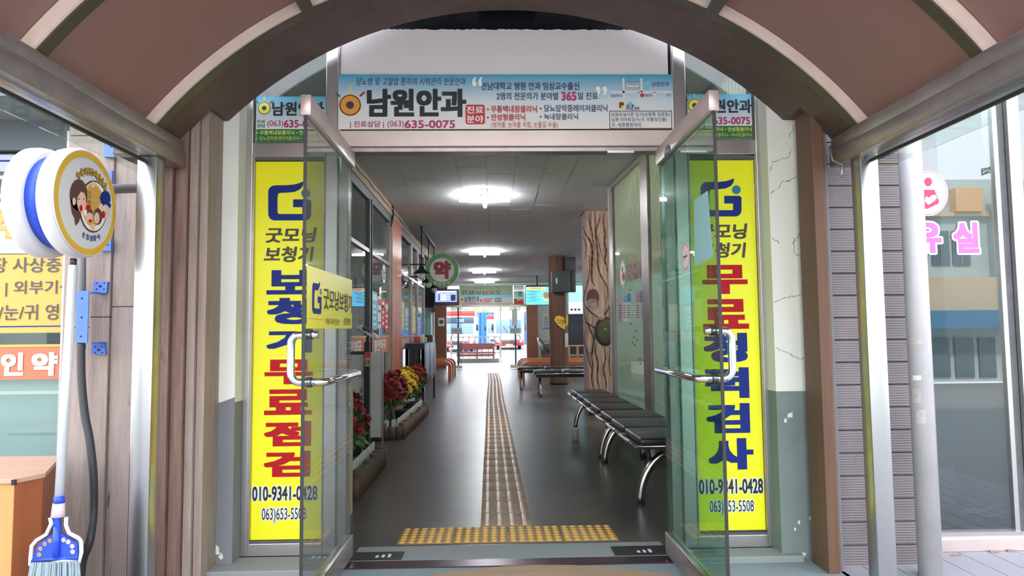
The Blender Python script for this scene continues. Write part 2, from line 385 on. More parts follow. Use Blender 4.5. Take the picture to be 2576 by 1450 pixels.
    def build(s, name, m, parent=None, label=None, cat=None, group=None, kind=None, bevel=0, fix=True):
        me = bpy.data.meshes.new(name)
        V = np.array(s.v, float)
        if parent is not None: o0 = ORG[parent.name]
        else: o0 = Vector(((V[:, 0].min()+V[:, 0].max())/2, (V[:, 1].min()+V[:, 1].max())/2, V[:, 2].min()))
        V = V-np.array(o0)
        me.from_pydata(V.tolist(), [], s.f); me.polygons.foreach_set('use_smooth', s.sm)
        me.materials.append(M[m]); 
        if fix:
            import bmesh
            bm = bmesh.new(); bm.from_mesh(me); bmesh.ops.recalc_face_normals(bm, faces=bm.faces); bm.to_mesh(me); bm.free()
        me.update()
        o = bpy.data.objects.new(name, me); C.objects.link(o)
        ORG[o.name] = o0
        if parent is not None: o.parent = parent
        else: o.location = o0
        if bevel:
            bv = o.modifiers.new('bevel', 'BEVEL'); bv.width = bevel; bv.segments = 2; bv.limit_method = 'ANGLE'
        return tag(o, label, cat, group, kind)

def box(name, m, x0, x1, y0, y1, z0, z1, parent=None, **k): return MB().box(x0, x1, y0, y1, z0, z1).build(name, m, parent, **k)

# lettering on a plane, fitted to a rectangle
_tc = {}
def glyphs(body, shear=0.):
    key = (body, shear)
    if key not in _tc:
        cu = bpy.data.curves.new('lettering', 'FONT'); cu.body = body; cu.size = 1; cu.shear = shear; cu.resolution_u = 3
        ob = bpy.data.objects.new('lettering', cu); me = ob.to_mesh()
        v = np.array([tuple(p.co)[:2] for p in me.vertices]); f = [tuple(p.vertices) for p in me.polygons]
        ob.to_mesh_clear(); bpy.data.objects.remove(ob); bpy.data.curves.remove(cu)
        _tc[key] = (v, f)
    return _tc[key]
def text_uv(body, pl, u0, v0, u1, v1, m, parent, bold=.02, shear=0., d=.003, name='lettering', grow=0.):
    """bold: stroke growth as a share of the letter height, kept inside the rectangle; grow: extra outline beyond it"""
    v, f = glyphs(body, shear)
    a = v.min(0); s = v.max(0)-a; s[s == 0] = 1; q = (v-a)/s
    H = abs(v1-v0); sx = 1 if u1 >= u0 else -1; asp = abs(u1-u0)/H/max(1, len(body.replace(' ', '')))
    ry = bold*H*.8; rx = bold*H*min(2.0, max(.55, asp*1.15)); g = grow*H
    U = u0+sx*rx+(u1-u0-2*sx*rx)*q[:, 0]; W = v0+ry+(v1-v0-2*ry)*q[:, 1]
    RX, RY = rx+g, ry+g; mb = MB(); big = max(RX, RY)
    if big < .0003: offs = [(0, 0)]
    else:
        k = 1 if big < .004 else 2 if big < .009 else 3
        offs = [(i/k, j/k) for i in range(-k, k+1) for j in range(-k, k+1) if max(abs(i), abs(j)) == k or k == 3 and max(abs(i), abs(j)) == 1]+[(0, 0)]
        if g: offs = [(cx_*(1 if abs(cx_)+abs(cy_) < 2 else .8), cy_*(1 if abs(cx_)+abs(cy_) < 2 else .8)) for cx_, cy_ in offs]
    for n, (ox, oy) in enumerate(offs): mb.add([pl.p(x+RX*ox, y+RY*oy, d+n*2e-6) for x, y in zip(U, W)], f)
    return mb.build(name, m, parent, fix=False)
def text_px(body, pl, x0, y0, x1, y1, m, parent, **k):
    """bbox in photo pixels (upper-left, lower-right)"""
    ua, va = pl.px(x0, (y0+y1)/2); ub, vb = pl.px(x1, (y0+y1)/2)
    cx = (x0+x1)/2; t = pl.px(cx, y0)[1]; bt = pl.px(cx, y1)[1]
    return text_uv(body, pl, ua, bt, ub, t, m, parent, **k)
def rect_px(pl, x0, y0, x1, y1, m, parent, name='print_block', d=.002, th=.001):
    ua = pl.px(x0, (y0+y1)/2)[0]; ub = pl.px(x1, (y0+y1)/2)[0]; cx = (x0+x1)/2; t = pl.px(cx, y0)[1]; bt = pl.px(cx, y1)[1]
    return MB().rect(pl, ua, ub, bt, t, d-th, d).build(name, m, parent)
def poly_px(pl, pts, m, parent, name='print_shape', d=.002, th=.0008):
    return MB().plate(pl, [pl.px(x, y) for x, y in pts], d-th, d).build(name, m, parent)
def ell_px(pl, cx, cy, rx, ry, m, parent, name='print_shape', d=.002, n=28, a0=0, a1=2*pi, th=.0008, rot=0.):
    pts = [(cx+rx*cos(a0+(a1-a0)*i/n)*cos(rot)-ry*sin(a0+(a1-a0)*i/n)*sin(rot), cy+rx*cos(a0+(a1-a0)*i/n)*sin(rot)+ry*sin(a0+(a1-a0)*i/n)*cos(rot)) for i in range(n)]
    return poly_px(pl, pts, m, parent, name, d, th)
def disc_uv(pl, u, v, r, m, parent, name='print_shape', d=.002, n=28, th=.0008, ry=None):
    ry = ry or r
    return MB().plate(pl, [(u+r*cos(2*pi*i/n), v+ry*sin(2*pi*i/n)) for i in range(n)], d-th, d).build(name, m, parent)
def ring_uv(pl, u, v, r0, r1, m, parent, name='ring', d=.002, n=36):
    vs = []; fs = []
    for i in range(n):
        a = 2*pi*i/n
        for r in (r0, r1): vs.append(pl.p(u+r*cos(a), v+r*sin(a), d))
    for i in range(n): j = (i+1) % n; fs.append((2*i, 2*i+1, 2*j+1, 2*j))
    return MB().add(vs, fs).build(name, m, parent)
#@@PART2
S.cycles.use_denoising = True
# ================================================================== GROUND, STEP
ST = dict(kind='structure')
box('ground', 'asphalt', -14, 14, -9, 3.45, -.3, -.16, **ST)
box('threshold_step', 'blue_concrete', -1.45, 1.62, 2.9, 3.37, -.16, 0, **ST)
box('floor', 'floor_concrete', -4.5, 5.5, 3.505, 24.0, -.12, 0, **ST)
fl = box('floor_entrance', 'step_concrete', -1.42, 1.60, 3.37, 3.505, -.12, 0, **ST)
MB().box(-.72, .88, 3.5, 3.72, 0, .0015).build('concrete_apron', 'step_concrete', fl)
sill = MB().box(-.80, .95, 3.375, 3.475, 0, .006).build('metal_sill', 'sill_metal', fl)
led = MB().box(-1.40, -.80, 3.29, 3.50, -.16, .03).build('ledge_left', 'step_concrete', None, **ST, bevel=.006)
led = MB().box(.95, 1.50, 3.36, 3.50, -.16, .03).build('ledge_right', 'step_concrete', None, **ST, bevel=.006)
mp_ = [(.20+.95*cos(2*pi*i/40), 2.60+.74*sin(2*pi*i/40)) for i in range(40)]
MB().prism(mp_, 0, .018).build('entrance_mat', 'mat_wood', None, 'brown wood-look oval mat lying on the concrete step before the doorway', 'mat')
# floor hinge covers
for i, (x0, x1, y0, y1) in enumerate(((-.725, -.47, 3.50, 3.62), (.60, .88, 3.50, 3.64))):
    t = thing('floor_plate', ((x0+x1)/2, (y0+y1)/2, 0.0016), ['black floor plate with worn white marks under the left glass door', 'black floor plate with worn white marks under the right glass door'][i], 'floor plate', 'black floor plates by the hinges')
    box('plate', 'black_metal', x0, x1, y0, y1, .0016, .006, t)
    for k in range(3): box('worn_mark', 'paper', x0+.12+.03*k, x0+.135+.03*k, y0+.03, y0+.06+.01*k, .006, .0068, t)

# ================================================================== WALL of facade (behind frame), left and right of it
YF = 3.50
cx0 = .085
# concrete columns
def column(nm, x0, x1, up, lo, split):
    MB().box(x0, x1, 3.40, 3.62, 0, split).build(nm+'_lower', lo, None, **ST)
    return MB().box(x0, x1, 3.40, 3.62, split, 2.60).build(nm, up, None, **ST)
column('wall_left', -1.39, -1.268, 'cream_plaster', 'grey_paint', .80)
cw = column('wall_right', 1.405, 1.60, 'cream_crack', 'green_grey_paint', .82)
# sloping paint line, left
MB().prism([(-1.39, .78), (-1.268, .80), (-1.268, .825)], 3.398, 3.40, 'XZ').build('trim_1', 'grey_paint', None, **ST)
rnd = random.Random(3)
def crack(pts, wd=.0035):
    pl = PY(3.40); q = []
    P = []
    for (a, b) in zip(pts[:-1], pts[1:]):
        for k in range(7): t = k/7; P.append((a[0]+(b[0]-a[0])*t+rnd.uniform(-3, 3), a[1]+(b[1]-a[1])*t+rnd.uniform(-3, 3)))
    P.append(pts[-1]); U = [pl.px(x, y) for x, y in P]; mb = MB()
    for i in range(len(U)-1):
        a = Vector(U[i]); b = Vector(U[i+1]); t = (b-a).normalized(); nn = Vector((-t.y, t.x))*wd*(.35+.65*rnd.random())
        mb.plate(pl, [a-nn, b-nn, b+nn, a+nn], .0003, .0009)
    mb.build('crack', 'crack', cw)
for pts in ([(1998, 180), (1980, 215), (1965, 235), (1935, 240)], [(2012, 290), (1998, 320), (1985, 345)], [(1990, 375), (1985, 395), (1945, 408), (1938, 430)],
            [(2018, 440), (1990, 452), (1970, 458), (1950, 478), (1938, 486)], [(2026, 580), (2010, 590), (1995, 615)], [(2010, 575), (2022, 600)],
            [(1945, 760), (1975, 750), (2000, 745), (2030, 735)], [(1955, 875), (1985, 890), (2010, 902), (2042, 898)], [(2038, 860), (2044, 900)],
            [(1995, 600), (2000, 640), (2018, 650)], [(1940, 600), (1960, 612)]):
    crack(pts, .0018)
def chips(col, lst, parent):
    pl = PY(3.40)
    for (x, y, r) in lst:
        pts = [(x+r*cos(k*pi/4)*rnd.uniform(.4, 1.2), y+r*1.3*sin(k*pi/4)*rnd.uniform(.4, 1.2)) for k in range(8)]
        poly_px(pl, pts, col, parent, 'paint_chip', .0012)
lw = bpy.data.objects['wall_right_lower']; chips('chip', [(1988, 1045, 9), (1975, 1058, 5), (2048, 1305, 12), (2010, 1315, 5), (2022, 1395, 8), (2055, 1180, 5), (2036, 1012, 7), (2052, 1050, 6), (2060, 1095, 7), (2000, 1332, 4)], lw)
lw = bpy.data.objects['wall_left_lower']; chips('chip', [(545, 1385, 14), (530, 1420, 12), (518, 1395, 6), (556, 1400, 7), (524, 1435, 9)], lw)
# edge strips beside the columns
box('trim_2', 'dark_edge', -1.42, -1.39, 3.36, 3.5, -.16, 2.5, **ST)
box('trim_3', 'blue_edge', 1.585, 1.62, 3.22, 3.5, -.16, 2.45, **ST)
# brown boards of the arch portal
plk = [(-1.53, -1.485, 'brown_board'), (-1.483, -1.425, 'brown_board'), (-1.423, -1.385, 'brown_board_pale'), (-1.383, -1.345, 'brown_board_pale')]
wl = bpy.data.objects.new('wall_left_boards', None); C.objects.link(wl); wl['kind'] = 'structure'; ORG[wl.name] = Vector((0, 0, 0))
for i, (a, b, m) in enumerate(plk): MB().box(a, b, 3.17+.02*i, 3.40, -.16, 2.33 if i > 1 else 2.20).build('board', m, wl, bevel=.003)
wr = bpy.data.objects.new('wall_right_boards', None); C.objects.link(wr); wr['kind'] = 'structure'; ORG[wr.name] = Vector((0, 0, 0))
MB().box(1.535, 1.588, 3.19, 3.36, -.16, 2.30).build('board', 'red_board', wr, bevel=.003)
MB().box(1.590, 1.606, 3.21, 3.36, -.16, 2.24).build('board', 'brown_board', wr, bevel=.002)
# white paint blob on the left board
ell_px(PY(3.16), 398, 891, 4, 14, 'chip', wl, 'paint_drip', .0)

# ------------------------------------------------------------------ arched canopy
ZC = .777
def arc(R, n=48, zmin=2.02):
    a0 = math.asin(min(1, (zmin-ZC)/R)); return [(cx0+R*cos(a), ZC+R*sin(a)) for a in [a0+(pi-2*a0)*i/n for i in range(n+1)]]
def arch_band(Ri, Ro, y0, y1, name, m, parent=None, zi=2.02, zo=None, **k):
    A = arc(Ri, 56, zi); B = arc(Ro, 56, zo or zi); mb = MB(); n = len(A)
    for i in range(n-1):
        (ax, az), (bx, bz), (cx, cz), (dx, dz) = A[i], A[i+1], B[i+1], B[i]
        vs = [(x, y, z) for y in (y0, y1) for x, z in ((ax, az), (bx, bz), (cx, cz), (dx, dz))]
        fs = [(0, 1, 2, 3), (7, 6, 5, 4), (0, 4, 5, 1), (3, 2, 6, 7)]
        if i == 0: fs.append((0, 3, 7, 4))
        if i == n-2: fs.append((1, 5, 6, 2))
        mb.add(vs, fs)
    return mb.build(name, m, parent, **k)
# brown casing between canopy and wall (front casing + inner lining)
arch_band(2.00, 2.10, 3.0, 3.20, 'arch_casing', 'casing', None, zi=1.93, **ST)
arch_band(2.00, 2.06, 3.20, 3.40, 'arch_lining', 'casing', None, zi=2.2, **ST)
box('added_sky_light_block', 'casing', -1.9, 2.0, 3.152, 3.60, 2.86, 2.94, **ST)  # unseen cover, added to stop sky light leaking in above the frame
can = thing('arched_canopy', (cx0, 1.2, 0), 'arched entrance canopy of brown translucent sheets on pale metal ribs and posts', 'canopy')
ribs = [2.955, 2.17, 1.35]
for i, y in enumerate(ribs):
    rb = arch_band(1.998, 2.045, y-.012, y+.0, 'rib', 'rib', can, zi=2.0)
    arch_band(1.990, 2.005, y, y+.05, 'rib_shaded_underside', 'rib_dark', rb, zi=2.0)  # shaded underside of the same rib, painted dark
for i in range(len(ribs)-1):
    y1, y0 = ribs[i], ribs[i+1]
    arch_band(2.047, 2.055, y0+.004, y1-.004, 'sheet', 'canopy_sheet', can, zi=1.99)
arch_band(2.047, 2.055, 2.96, 3.15, 'sheet', 'canopy_sheet', can, zi=1.99)
# purlins lengthwise
plr = PY(2.95)
for px_, py_ in ((768, 12), (1800, 12)):
    u, v = plr.px(px_, py_); d = Vector((u-cx0, v-ZC)); a = atan2(d.y, d.x); r = 2.02
    cxp, czp = cx0+r*cos(a), ZC+r*sin(a); t = Vector((-sin(a), cos(a))); nn = Vector((cos(a), sin(a)))
    P = [(cxp+t.x*p+nn.x*q, czp+t.y*p+nn.y*q) for p, q in ((-.028, -.035), (.028, -.035), (.028, .025), (-.028, .025))]
    MB().prism(P, 1.35, 3.0, 'XZ').build('purlin', 'rib_dark', can)
# eave beams
for sx, x0, x1, z0, z1 in ((-1, -1.545, -1.430, 1.905, 2.035), (1, 1.605, 1.715, 1.895, 2.035)):
    e = MB().bevbox(x0, x1, 1.25, 3.17, z0, z0+.075, .006).build('beam', 'steel_dull', can)
    MB().bevbox(x0+(.012 if sx > 0 else 0), x1-(.0 if sx > 0 else .012), 1.25, 3.17, z0+.077, z1, .004).build('gutter', 'steel_dull', can)
# posts
for x0, x1, nm in ((-1.535, -1.449, 0), (1.632, 1.716, 1)):
    for yy in (2.95, 1.27):
        MB().bevbox(x0, x1, yy, yy+.08, -.16, 1.905, .005).build('post', 'steel_mirror', can)
# glass strip hanging under the beams with rubber line
for x, z in ((-1.50, 1.905), (1.675, 1.895)):
    g = MB().box(x-.004, x+.004, 1.36, 2.94, z-.085, z).build('glass_strip', 'glass_clear', can)
    MB().box(x-.006, x+.006, 1.36, 2.945, z-.030, z-.018).build('rubber_seal', 'rubber', g)
# torn bracket at the end of the right beam
MB().tube([(1.60, 3.10, 1.99), (1.565, 3.08, 1.97), (1.56, 3.05, 1.90), (1.60, 3.03, 1.87), (1.58, 3.02, 1.82)], .006, 6).build('bent_bracket', 'steel_dull', can)

# ------------------------------------------------------------------ entrance frame
fr = bpy.data.objects.new('trim_entrance_frame', None); C.objects.link(fr); fr['kind'] = 'structure'; ORG[fr.name] = Vector((0, 0, 0))
def fbox(name, x0, x1, z0, z1, m='steel', y0=YF, y1=YF+.10, b=.003): return MB().box(x0, x1, y0, y1, z0, z1).build(name, m, fr, bevel=b)
for x0, x1 in ((-.862, -.80), (.957, 1.022)): fbox('mullion', x0, x1, 0.03, 2.95)
fbox('mullion_edge', -.80, -.785, 2.1, 2.95, 'steel_dull', YF-.01, YF+.09); fbox('mullion_edge', .942, .957, 2.1, 2.95, 'steel_dull', YF-.01, YF+.09)
for x0, x1 in ((-.80, -.752), (.905, .957)): fbox('door_jamb', x0, x1, 0.0, 2.10, 'steel_dull', YF+.03, YF+.10)
for x0, x1 in ((-1.268, -1.235), (1.385, 1.415)): fbox('side_post', x0, x1, 0.03, 2.9, 'steel')
fbox('header', -.80, .957, 2.094, 2.178, 'steel_pink', YF-.012, YF+.10)
fbox('header_channel', -.78, .93, 2.070, 2.094, 'steel_dull', YF+.01, YF+.09)
fbox('side_transom', -1.235, -.862, 2.040, 2.118, 'steel'); fbox('side_transom', 1.022, 1.385, 2.050, 2.128, 'steel')
fbox('side_bottom_rail', -1.235, -.862, .03, .092, 'steel'); fbox('side_bottom_rail', 1.022, 1.385, .03, .092, 'steel')
for x0, x1 in ((-1.235, -1.222), (-.868, -.862), (1.022, 1.030), (1.376, 1.385)): fbox('bead', x0, x1, .09, 2.06, 'steel_dull', YF-.004, YF+.02, .001)
for x0, x1 in ((-1.222, -.868), (1.030, 1.376)):
    fbox('bead', x0, x1, 2.026, 2.042, 'dark_edge', YF-.002, YF+.02, .001); fbox('bead', x0, x1, .092, .104, 'dark_edge', YF-.002, YF+.02, .001)
# glass of the side lights and transoms
wg = MB().box(-1.235, -.862, YF+.03, YF+.038, .09, 2.04).box(-1.235, -.862, YF+.03, YF+.038, 2.118, 2.95).build('window_1', 'glass_grey', None, **ST)
wg = MB().box(1.022, 1.385, YF+.03, YF+.038, .09, 2.05).box(1.022, 1.385, YF+.03, YF+.038, 2.128, 2.95).build('window_2', 'glass_grey', None, **ST)
# glazing above the door: dark glass with white film, banner below
up_ = MB().box(-.785, .942, YF+.02, YF+.03, 2.178, 3.0).build('window_3', 'dark_panel', None, **ST)
pl = PY(YF+.0)
mbf = MB(); top = 2.722; prev = None
xs_ = [-.785+i*(1.715/150) for i in range(151)]
poly = [(x, top-rnd.uniform(0, .006)) for x in xs_]+[(.93, 2.468)]+[(x, 2.468) for x in (-.785,)]
MB().plate(pl, poly, -.004, .004).build('white_film', 'white_panel', up_)
fbox('top_rail', -.80, .957, 2.86, 2.90, 'steel_dull')
# structure above (behind the arch)
box('wall_above_entrance', 'facade_pale', -14, 14, YF+.1, YF+.4, 2.95, 8.5, **ST); box('ceiling_upper_floor', 'facade_pale', -14, 14, YF+.4, 24.5, 3.0, 3.3, **ST)

# ------------------------------------------------------------------ banner over the doorway
BN = PY(YF-.014)
bn = thing('clinic_banner', (.08, YF-.012, 2.183), 'long blue to cream eye clinic banner with black lettering above the doorway', 'banner')
MB().box(-.795, .951, YF-.014, YF-.006, 2.183, 2.473).build('sheet', 'banner_blue', bn)
def T(b, x0, y0, x1, y1, m, bold=.02, **k): return text_px(b, BN, x0, y0, x1, y1, m, bn, bold=bold, **k)
T('당뇨병 및 고혈압 환자의 시력관리 전문안과', 897, 196, 1172, 215, 'navy_ink', .0, shear=.15)
T('남원안과', 923, 224, 1173, 295, 'black_ink', .045)
T('| 진료상담 |', 881, 305, 966, 323, 'magenta_ink', .015); T('(063)', 975, 304, 1016, 324, 'magenta_ink', .0)
T('635-0075', 1018, 303, 1145, 323, 'magenta_ink', .035)
for q, x0, y0, x1, y1 in (('\u201c', 1188, 194, 1214, 218), ('\u201d', 1499, 218, 1527, 240)): T(q, x0, y0, x1, y1, 'white_ink', .03)
T('전남대학교 병원 안과 임상교수출신', 1210, 207, 1457, 227, 'navy_ink', .02)
T('2명의 전문의가 분야별', 1249, 233, 1404, 252, 'navy_ink', .015); T('365', 1412, 231, 1450, 254, 'magenta_ink', .05); T('일 진료', 1453, 233, 1504, 251, 'navy_ink', .015)
u0, v1 = BN.px(1171, 264); u1, v0 = BN.px(1220, 313)
MB().plate(BN, [(u0+.008, v0), (u1-.008, v0), (u1, v0+.008), (u1, v1-.008), (u1-.008, v1), (u0+.008, v1), (u0, v1-.008), (u0, v0+.008)], .001, .003).build('red_badge', 'text_red', bn)
T('진료', 1174, 268, 1216, 286, 'white_ink', .02, d=.0045); T('분야', 1174, 291, 1216, 310, 'white_ink', .02, d=.0045)
T('• 무통백내장클리닉', 1225, 266, 1351, 284, 'text_red', .025); T('• 당뇨망막증레이저클리닉', 1358, 264, 1528, 282, 'navy_ink', .015)
T('• 안성형클리닉', 1225, 287, 1321, 304, 'text_red', .025); T('• 녹내장클리닉', 1358, 286, 1454, 302, 'navy_ink', .015)
T('(쌍꺼풀, 눈꺼풀 처짐, 눈물길 수술)', 1236, 307, 1403, 324, 'text_red', .0)
def eye_logo(pl, cx, cy, r, parent, rays=True):
    u, v = pl.px(cx, cy); R = abs(pl.px(cx+r, cy)[0]-u)
    disc_uv(pl, u, v, R, 'ring_yellow', parent, 'eye_logo', .0015); disc_uv(pl, u, v, R*.93, 'black_ink', parent, 'eye_logo', .0022)
    disc_uv(pl, u, v, R*.84, 'orange_ink' if rays else 'lime_text', parent, 'eye_logo', .003); disc_uv(pl, u, v, R*.34, 'brown_ink', parent, 'eye_logo', .0038)
    for a, c in ((pi/2, 'ring_yellow'), (pi*.77, 'green_ink'), (pi*.24, 'red_ink')):
        q = [(u+cos(a)*R*s-sin(a)*R*t, v+sin(a)*R*s+cos(a)*R*t) for s, t in ((1.15, -.08), (1.7, -.08), (1.7, .08), (1.15, .08))]
        MB().plate(pl, q, .001, .002).build('logo_ray', c, parent)
eye_logo(BN, 881, 265, 29, bn)
# little map
for x0, y0, x1, y1 in ((1536, 229, 1690, 234), (1566, 197, 1571, 252), (1611, 197, 1616, 232), (1604, 232, 1608, 254), (1645, 232, 1649, 252)): rect_px(BN, x0, y0, x1, y1, 'white_panel', bn, 'map_road', .0016)
rect_px(BN, 1575, 205, 1607, 221, 'steel_dull', bn, 'map_label', .0015); rect_px(BN, 1576, 206, 1606, 220, 'banner_blue', bn, 'map_label', .0022); T('남원공설시장', 1579, 210, 1603, 216, 'navy_ink', .0, d=.004)
poly_px(BN, [(1619, 208), (1637, 204), (1633, 224), (1622, 226)], 'paper_cyan', bn, 'map_cube', .002)
T('남원안과', 1640, 206, 1683, 218, 'navy_ink', .0); T('제일은행 4가', 1536, 238, 1565, 245, 'navy_ink', .0); T('순창', 1676, 236, 1687, 243, 'navy_ink', .0)
T('대림마트', 1620, 238, 1640, 244, 'navy_ink', .0); ell_px(BN, 1615, 240, 5, 5, 'text_red', bn, 'map_dot', .002)
ell_px(BN, 1563, 265, 9, 9, 'ring_yellow', bn, 'parking_badge', .002); T('P', 1558, 258, 1569, 272, 'black_ink', .05, d=.004)
poly_px(BN, [(1575, 262), (1579, 262), (1582, 257), (1589, 257), (1592, 262), (1596, 263), (1596, 267), (1575, 267)], 'paper_cyan', bn, 'map_car', .002)
for x in (1580, 1591): ell_px(BN, x, 267, 2.4, 2.4, 'navy_ink', bn, 'map_car_wheel', .003)
T('주차장 완비', 1574, 269, 1608, 278, 'navy_ink', .02)
for x0, y0, x1, y1 in ((1533, 279, 1690, 280.5), (1533, 322.5, 1690, 324), (1533, 279, 1534.5, 324), (1688.5, 279, 1690, 324)): rect_px(BN, x0, y0, x1, y1, 'brown_ink', bn, 'box_line', .0016)
T('남원공설시장 입구(순창쪽 정류장)', 1538, 283, 1684, 295, 'navy_ink', .005); T('남원 이마트입구(구, 미통장건물)', 1538, 296, 1677, 308, 'navy_ink', .005); T('구, 세종병원자리', 1538, 309, 1612, 321, 'navy_ink', .005)

# ------------------------------------------------------------------ small clinic signs over the side lights
SD = PY(YF+.018)
grad('banner_small', .30, 1., (.80, .78, .74), (.07, .36, .52))
for side in (0, 1):
    if side == 0: X0, Y0, X1, Y1, dx = 645, 243, 819, 357, 0
    else: X0, Y0, X1, Y1, dx = 1728, 237, 1893, 348, 1
    (ua, vt), (ub, vb) = SD.px(X0, Y0), SD.px(X1, Y1)
    t = thing('small_clinic_sign', ((ua+ub)/2, YF+.02, vb), ['small blue and green eye clinic sign above the yellow panel with red lower letters', 'small blue and green eye clinic sign above the yellow panel with navy lower letters'][side], 'sign', 'small clinic signs in the side transoms')
    MB().box(ua, ub, YF+.018, YF+.028, vb, vt).build('board', 'banner_small', t)
    W_ = X1-X0; H_ = Y1-Y0
    def X(f): return X0+W_*f
    def Y(f): return Y0+H_*f
    eye_logo(SD, X(.115), Y(.26), 17 if side == 0 else 18, t, False)
    k = dict(pl=SD, m='black_ink', parent=t)
    text_px('남원안과', SD, X(.23), Y(.12), X(.985), Y(.43), 'black_ink', t, bold=.03)
    text_px('진료', SD, X(.01), Y(.52), X(.13), Y(.59), 'green_ink', t, bold=.02); text_px('상담', SD, X(.01), Y(.61), X(.13), Y(.69), 'green_ink', t, bold=.02)
    text_px('(063)', SD, X(.16), Y(.53), X(.39), Y(.70), 'magenta_ink', t, bold=0.); text_px('635-0075', SD, X(.40), Y(.52), X(.96), Y(.69), 'magenta_ink', t, bold=.035)
    rect_px(SD, X0, Y(.72), X1, Y1, 'green_ink', t, 'green_band', .001)
    text_px('• 무통백내장클리닉 • 안성형클리닉', SD, X(.01), Y(.75), X(.985), Y(.85), 'lime_text', t, bold=.02); text_px('• 당뇨망막증레이저클리닉 • 녹내장클리닉', SD, X(.01), Y(.88), X(.985), Y(.97), 'lime_text', t, bold=.0)

# ------------------------------------------------------------------ tall yellow signs
YS = PY(YF+.016)
def g_logo(fx, fy, pl, parent, d=.002, m1='navy', m2='dot_blue'):
    """fx, fy map the drawing's unit square (y down) to pixels"""
    def P(pts): return [(fx(a), fy(b)) for a, b in pts]
    def q(cx, cy, r, a0, a1, n=5): return [(cx+r*cos(radians(a0+(a1-a0)*i/n)), cy+r*sin(radians(a0+(a1-a0)*i/n))*1.0) for i in range(n+1)]
    flag = [(.0, .42)]+q(.16, .26, .16, 180, 270)+[(.45, .095), (.62, .075), (.73, .04), (.82, 0.0), (.80, .12), (.74, .20), (.62, .265), (.45, .285), (.30, .29), (.23, .31), (.215, .42)]
    stem = [(.0, .42), (.215, .42), (.215, .80), (.25, .835), (1.0, .835), (.99, .90), (.95, .96), (.88, 1.0), (.12, 1.0), (.04, .95), (.0, .86)]
    hook = [(.58, .46), (.95, .46), (1.0, .50), (1.0, .835), (.795, .835), (.795, .66), (.58, .66)]
    for s in (flag, stem, hook): poly_px(pl, P(s), m1, parent, 'logo', d)
    poly_px(pl, P([(.875+.108*cos(2*pi*i/24), .30+.115*sin(2*pi*i/24)) for i in range(24)]), m2, parent, 'logo_dot', d)
def ysign(side, corners, label, logo, words, big, tel):
    ua, ub, vb, vt = corners
    t = thing('yellow_sign_panel', ((ua+ub)/2, YF+.02, vb), label, 'sign', 'tall yellow hearing aid signs beside the doorway')
    MB().box(ua, ub, YF+.016, YF+.028, vb, vt).build('panel', 'yellow', t)
    x0, y0, x1, y1 = logo; g_logo(lambda a: x0+(x1-x0)*a, lambda b: y0+(y1-y0)*b, YS, t)
    for s, a, b, c, d in words: text_px(s, YS, a, b, c, d, 'brown_ink', t, bold=.03, shear=.12)
    for s, m, a, b, c, d in big: text_px(s, YS, a, b, c, d, m, t, bold=.055)
    for i, (s, a, b, c, d) in enumerate(tel):
        text_px(s, YS, a, b, c, d, 'black_ink', t, bold=.035 if i == 0 else .005, d=.0035)
        text_px(s, YS, a, b, c, d, 'white_ink', t, bold=.035 if i == 0 else .005, grow=.06, d=.002)
ysign(0, (-1.222, -.866, .107, 2.022), 'tall yellow panel with navy and red lettering, red letters in its lower half', (675, 457, 783, 555),
      [('굿모닝', 669, 573, 797, 611), ('보청기', 664, 621, 790, 660)],
      [('보', 'navy', 671, 680, 790, 741), ('청', 'navy', 672, 750, 790, 816), ('기', 'navy', 671, 828, 785, 888), ('무', 'red_ink', 666, 905, 787, 967), ('료', 'red_ink', 665, 980, 785, 1044), ('점', 'red_ink', 665, 1060, 783, 1123), ('검', 'red_ink', 664, 1135, 781, 1200)],
      [('010-9341-0428', 635, 1223, 799, 1260), ('063)653-5508', 659, 1278, 770, 1317)])
ysign(1, (1.030, 1.374, .112, 2.020), 'tall yellow panel with red and navy lettering, navy letters in its lower half', (1762, 449, 1865, 545),
      [('굿모닝', 1756, 563, 1880, 602), ('보청기', 1756, 611, 1877, 649)],
      [('무', 'red_ink', 1766, 667, 1880, 740), ('료', 'red_ink', 1768, 753, 1883, 828), ('청', 'navy', 1770, 838, 1880, 912), ('력', 'navy', 1774, 925, 1884, 1002), ('검', 'navy', 1777, 1015, 1886, 1090), ('사', 'navy', 1782, 1103, 1895, 1182)],
      [('010-9341-0428', 1758, 1205, 1919, 1243), ('063)653-5508', 1785, 1259, 1896, 1297)])

